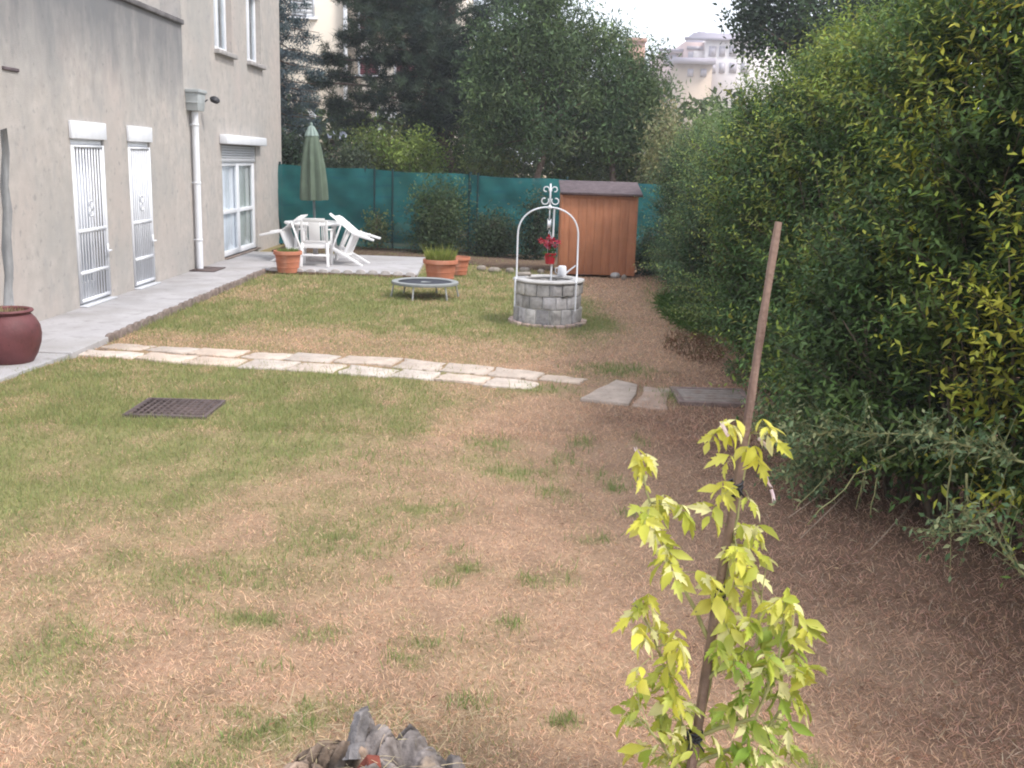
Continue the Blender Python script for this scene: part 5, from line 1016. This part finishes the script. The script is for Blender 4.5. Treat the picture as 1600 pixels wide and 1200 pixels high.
stemdefs = [[foot+Vector((.05, .0, .03)), onstake(1190)+Vector((.012, .03, 0)), onstake(1000)+Vector((.028, .02, 0)), onstake(850)+Vector((.022, .02, 0)), onstake(740)+Vector((.02, .02, 0)), onstake(672)+Vector((.018, .01, 0))],
 [onstake(1190)+Vector((-.01, 0, 0)), Vector(A3(1062, 1120, 2.72)), Vector(A3(1040, 1050, 2.72)), Vector(A3(1018, 985, 2.72)), Vector(A3(992, 945, 2.72))],
 [onstake(1000), Vector(A3(1075, 930, 2.78)), Vector(A3(1045, 870, 2.78)), Vector(A3(1018, 800, 2.8)), Vector(A3(1000, 725, 2.8))],
 [onstake(1150), Vector(A3(1180, 1120, 2.66)), Vector(A3(1215, 1040, 2.64)), Vector(A3(1225, 960, 2.66))], [onstake(1195), Vector(A3(1190, 1150, 2.75)), Vector(A3(1240, 1080, 2.78)), Vector(A3(1250, 1020, 2.8))],
 [onstake(1195)+Vector((-.02, 0, -.05)), Vector(A3(1040, 1170, 2.62)), Vector(A3(1000, 1120, 2.60))], [onstake(1060), Vector(A3(1180, 1010, 2.7)), Vector(A3(1190, 930, 2.72))]]
mb = MB(); SP = []
for sd in stemdefs:
    pts = []
    for i in range(len(sd)-1):
        for k in range(5): pts.append(sd[i].lerp(sd[i+1], k/5)+Vector((random.gauss(0, .0025), random.gauss(0, .0025), 0)))
    pts.append(sd[-1]); SP += pts; mb.tube(pts, [.0065-.004*i/len(pts) for i in range(len(pts))], 6)
P = []; D = []; U = []; LL = []; CC = []; TC = []
for (px, py, gcl) in LP:
    for rep in range(3 if py > 1000 else (2 if py > 930 else 2)):
        Yl = 2.74+random.uniform(-.13, .10); c = Vector(A3(px+random.uniform(-9, 9)*rep, py-10+random.uniform(-9, 9)*rep, Yl)); s = min(SP, key=lambda q: (q-c).length+max(0, q.z-c.z)*.5); dirh = (c-s); L0 = dirh.length
        if L0 < .03: dirh = Vector((random.uniform(-1, 1), random.uniform(-1, .3), 0)); L0 = .04
        if L0 > .2: continue
        dirh.normalize(); mb.tube([s, s.lerp(c, .5)+Vector((0, 0, .012)), c], [.0017, .0014, .0012], 4)
        nl = random.choice((3, 5, 5)) if gcl > 1 else 2
        hang = random.random()*.9; out = Vector((dirh.x, dirh.y, 0)).normalized()*(1-hang*.7)+Vector((random.gauss(0, .4), random.gauss(-.15, .35), -.1-hang)); out.normalize(); sd_ = out.cross(Vector((random.gauss(0, .3), random.gauss(0, .3), 1))).normalized()
        for k in range(nl):
            pr = (k+1)//2; a = 0 if k == 0 else (1 if k % 2 else -1)*random.uniform(.5, 1.1); d = out*math.cos(a)+sd_*math.sin(a); d.z -= random.uniform(-.15, .55)
            P.append(c-out*(.024*pr)); D.append(d); u = Vector((0, -.35, 1))+Vector((random.gauss(0, .7), random.gauss(0, .6), random.gauss(0, .3))); U.append(u); LL.append(random.uniform(.036, .084)*(1 if gcl > 1 else .7))
            g = min(1, max(0, (gcl-2.2)/3+random.uniform(-.3, .3))); v = random.uniform(.82, 1.12)
            ye = np.array((.66, .62, .09)); gr = np.array((.28, .42, .06)); col = (ye*(1-g)+gr*g)*v
            if random.random() < .2: col = np.array((.86, .82, .40))
            CC.append(col); TC.append(np.array((.80, .76, .30)) if random.random() < .5 else col)
mb.build('stems', M['greentwig'], t, smooth=True)
LL = np.array(LL); P, D, U, CC, TC = map(np.array, (P, D, U, CC, TC)); ks = RNG.random(len(LL)) < .6
for kk, T_, nm in ((ks, T_MAPLE, 'lobed_foliage'), (~ks, T_SIMPLE2, 'plain_foliage')): leaves(nm, P[kk], D[kk], U[kk], LL[kk], LL[kk]*RNG.uniform(.34, .56, int(kk.sum())), CC[kk], T_, M['sapling_leaf'], t, tipcol=TC[kk], smooth=True)
P = []; D = []; L = []
for px, py, dx, dz in [(1003, 722, -.5, 1), (1138, 682, -.55, 1), (1185, 685, .8, -.7), (1197, 745, .45, -1), (990, 945, .05, 1), (1012, 806, -1, .5), (1205, 765, .35, -1)]:
    for k in range(3): P.append(A3(px, py, 2.75)); D.append((dx+random.gauss(0, .06), random.gauss(0, .2), dz+random.gauss(0, .06))); L.append(random.uniform(.034, .05) if py != 945 else .028)
leaves('young_pink_leaves', np.array(P), np.array(D), rnd_dir(len(P)), np.array(L), .010, shade((.80, .66, .66), len(P), .08, .04), T_BLADE, M['sapling_leaf'], t)
# ------------------------------------------------------------------ stump
def P3(px, py, z): x, y = G(px, py, z); return x, y, z
t = empty('old_stump', (-.42, 2.98, 0), 'weathered grey tree stump with cracks and straw at the bottom edge', 'stump')
ridge = [(P3(567, 1118, .15), .055, 1.0), (P3(590, 1142, .135), .085, .9), (P3(643, 1140, .115), .085, .9), (P3(672, 1162, .09), .075, .8), (P3(716, 1172, .075), .045, .9), (P3(500, 1158, .085), .085, .7), (P3(545, 1175, .10), .09, .8), (P3(600, 1195, .10), .12, .9), (P3(475, 1190, .06), .08, .7), (P3(680, 1195, .07), .09, .8)]
gx_ = np.arange(-.84, .05, .0045); gy_ = np.arange(2.50, 3.42, .0045); X, Y_ = np.meshgrid(gx_, gy_); x, y = X.ravel(), Y_.ravel()
wx = x+(fbm(x*9, y*9, s=101)-.5)*.07; wy = y+(fbm(x*9+5, y*9, s=103)-.5)*.07; h = np.full(len(x), -.05); sid = np.zeros(len(x))
for i, ((cx, cy, cz), rr_, sh) in enumerate(ridge):
    ang = i*1.3; dx, dy = wx-cx, wy-cy; u = dx*math.cos(ang)+dy*math.sin(ang); v = -dx*math.sin(ang)+dy*math.cos(ang)
    d = np.maximum(np.abs(u)*.9, np.abs(v)*1.15)+.35*np.hypot(u, v); tp = cz*(1-np.clip((d/rr_-.35), 0, 9)**1.15*.9)+u*.25-.02
    k = tp > h; h = np.where(k, tp, h); sid = np.where(k, i, sid)
cr = fbm(x*7+y*4, y*20-x*14, s=110, o=3); crack = 1-sstep(.0, .045, np.abs(cr-.5)); fib = fbm((x+y)*18, (y-x)*75, s=112, o=3)
h = h-crack*.030+(fib-.5)*.014+(fbm(x*40, y*40, s=115)-.5)*.006
rs = np.random.default_rng(4); sx_ = rs.uniform(-.84, .05, 46); sy_ = rs.uniform(2.5, 3.42, 46); so_ = rs.uniform(-.016, .020, 46); st_ = rs.uniform(-.24, .24, (46, 2))
dd = np.sqrt(((wx[:, None]-sx_[None])*1.0)**2+((wy[:, None]-sy_[None])*1.35)**2); od = np.argsort(dd, 1)[:, :2]; r_i = np.arange(len(x)); d1, d2 = dd[r_i, od[:, 0]], dd[r_i, od[:, 1]]; ci = od[:, 0]
bm_ = sstep(-.02, .03, h); h = h+bm_*(so_[ci]+st_[ci, 0]*(wx-sx_[ci])+st_[ci, 1]*(wy-sy_[ci])); edge = 1-sstep(.0, .012, d2-d1); h = h-edge*.035
crack = np.maximum(crack, edge); tone = (.30+.52*fib)*rs.uniform(.75, 1.25, 46)[ci]; tone *= 1-.8*crack; brown = np.isin(sid, [5, 8, 6]); tone = tone*(.6+.8*fbm(x*30, y*30, s=118)); tone = tone*1.25; C = np.stack([tone*np.where(brown, 1.25, 1.05), tone*np.where(brown, 1.0, .99), tone*np.where(brown, .78, .95)], 1)
n1, n2 = len(gx_), len(gy_); ii, jj = np.meshgrid(np.arange(n1-1), np.arange(n2-1)); b_ = (jj*n1+ii).ravel(); q = np.stack([b_, b_+1, b_+n1+1, b_+n1], 1); q = q[h[q].max(1) > -.03]
mesh_np('weathered_wood', np.stack([x, y, h], 1), q.ravel(), np.arange(len(q))*4, M['deadwood'], t, C, True)
mb = MB()
for (a, b, w0, w1) in [((556, 1188, .04), (567, 1108, .165), .060, .030)]:
    p, q = Vector(P3(*a)), Vector(P3(*b)); pts = [p.lerp(q, i/14)+Vector((random.gauss(0, .002), random.gauss(0, .002), 0)) for i in range(15)]; v = random.uniform(.85, 1.15)
    n0 = len(mb.v); mb.tube(pts, [(w0+(w1-w0)*i/14) for i in range(15)], 18, flat=.62, col=(v, v, v))
    for k in range(n0, len(mb.v)):
        x_, y_, z_ = mb.v[k]; c0 = pts[min(14, (k-n0)//18)]; f_ = 1+.5*(float(vnoise((k % 18)*.9, ((k-n0)//18)*.16, s=120))-.5)+.28*(float(vnoise((k % 18)*2.3, ((k-n0)//18)*.3, s=122))-.5); mb.v[k] = (c0.x+(x_-c0.x)*f_, c0.y+(y_-c0.y)*f_, c0.z+(z_-c0.z)*f_); g_c = v*(.55+.55*f_*f_); g_c *= .62; mb.c[k] = (g_c, g_c, g_c*1.02)
mb.build('wood_wedge', M['deadwood'], t, smooth=True)
c = Vector(P3(580, 1180, .10)); mb = MB(); mm = Matrix.Translation(c+Vector((0, -.02, -.025))) @ Euler((.5, .35, .5)).to_matrix().to_4x4(); mb.cbox((0, 0, -.02), (.045, .045, .10), mm)
tag(mb.build('brick_fragment', M['brick'], bevel=.006), 'red brick fragment wedged in the old stump', 'brick')
n = 620; k = 0; xs = RNG.uniform(-.80, .02, n); ys = RNG.uniform(2.62, 3.36, n); hi = np.clip(((ys-gy_[0])/.0045).astype(int), 0, n2-1)*n1+np.clip(((xs-gx_[0])/.0045).astype(int), 0, n1-1); zz = np.maximum(h[hi], -.015)+.004; D = rnd_dir(n); D[:, 2] = np.abs(D[:, 2])*.25
leaves('straw', np.stack([xs, ys, zz], 1), D, rnd_dir(n, 1), RNG.uniform(.03, .12, n), .0026, shade((.50, .40, .26), n, .25, .06), T_BLADE, M['blade'], t)
mb = MB(); mb.box((-60, -14, -1.2), (60, 190, 26.5)); hm = bpy.data.materials.new('haze_air'); hm.use_nodes = True; hn = hm.node_tree.nodes; hn.remove(hn['Principled BSDF'])
pv = hn.new('ShaderNodeVolumePrincipled'); pv.inputs['Color'].default_value = (.93, .94, 1, 1); pv.inputs['Density'].default_value = HAZE; pv.inputs['Anisotropy'].default_value = .1
hm.node_tree.links.new(pv.outputs[0], hn['Material Output'].inputs['Volume'])
if HAZE > 0: tag(mb.build('haze', hm), 'thin pale haze filling the air over the garden and beyond', 'haze', kind='stuff')
# ------------------------------------------------------------------ world, sun, camera
w = bpy.data.worlds.new('World'); sc.world = w; w.use_nodes = True; N = w.node_tree.nodes; L = w.node_tree.links; bg = N['Background']
sky = N.new('ShaderNodeTexSky'); sky.sky_type = 'NISHITA'; sky.sun_disc = False
SE, SA = R(52), R(115)      # elevation, compass angle from +Y towards +X
sky.sun_elevation = SE; sky.sun_rotation = SA; sky.dust_density = 4; sky.air_density = 1.2; sky.altitude = 100
mx = N.new('ShaderNodeMix'); mx.data_type = 'RGBA'; mx.inputs['Factor'].default_value = .72; L.new(sky.outputs[0], mx.inputs['A']); mx.inputs['B'].default_value = (7.4, 7.8, 8.6, 1)
L.new(mx.outputs['Result'], bg.inputs['Color']); bg.inputs['Strength'].default_value = .125
sl = bpy.data.lights.new('sun', 'SUN'); sl.energy = 1.5; sl.angle = R(10); sl.color = (1, .96, .92); so = bpy.data.objects.new('sun', sl); COL.objects.link(so)
sd = Vector((math.sin(SA)*math.cos(SE), math.cos(SA)*math.cos(SE), math.sin(SE))); so.rotation_euler = sd.to_track_quat('Z', 'Y').to_euler(); so.location = (8, -4, 12)
cam = bpy.data.cameras.new('camera'); co = bpy.data.objects.new('camera', cam); COL.objects.link(co); sc.camera = co
cam.sensor_fit = 'HORIZONTAL'; cam.sensor_width = 36; cam.lens = F/1600*36; cam.clip_start = .05; cam.clip_end = 3000
co.location = (0, 0, H)
co.matrix_world = Matrix.Translation((0, 0, H)) @ (Matrix.Rotation(R(90)-PITCH, 4, 'X') @ Matrix.Rotation(ROLL, 4, 'Z'))
sc.view_settings.view_transform = 'Standard'; sc.view_settings.look = 'None'; sc.view_settings.exposure = 1.08; sc.view_settings.gamma = 1
sc.cycles.filter_width = 2.0; sc.cycles.max_bounces = 6; sc.cycles.transparent_max_bounces = 8; sc.cycles.use_denoising = True
sc.render.image_settings.color_mode = 'RGB'
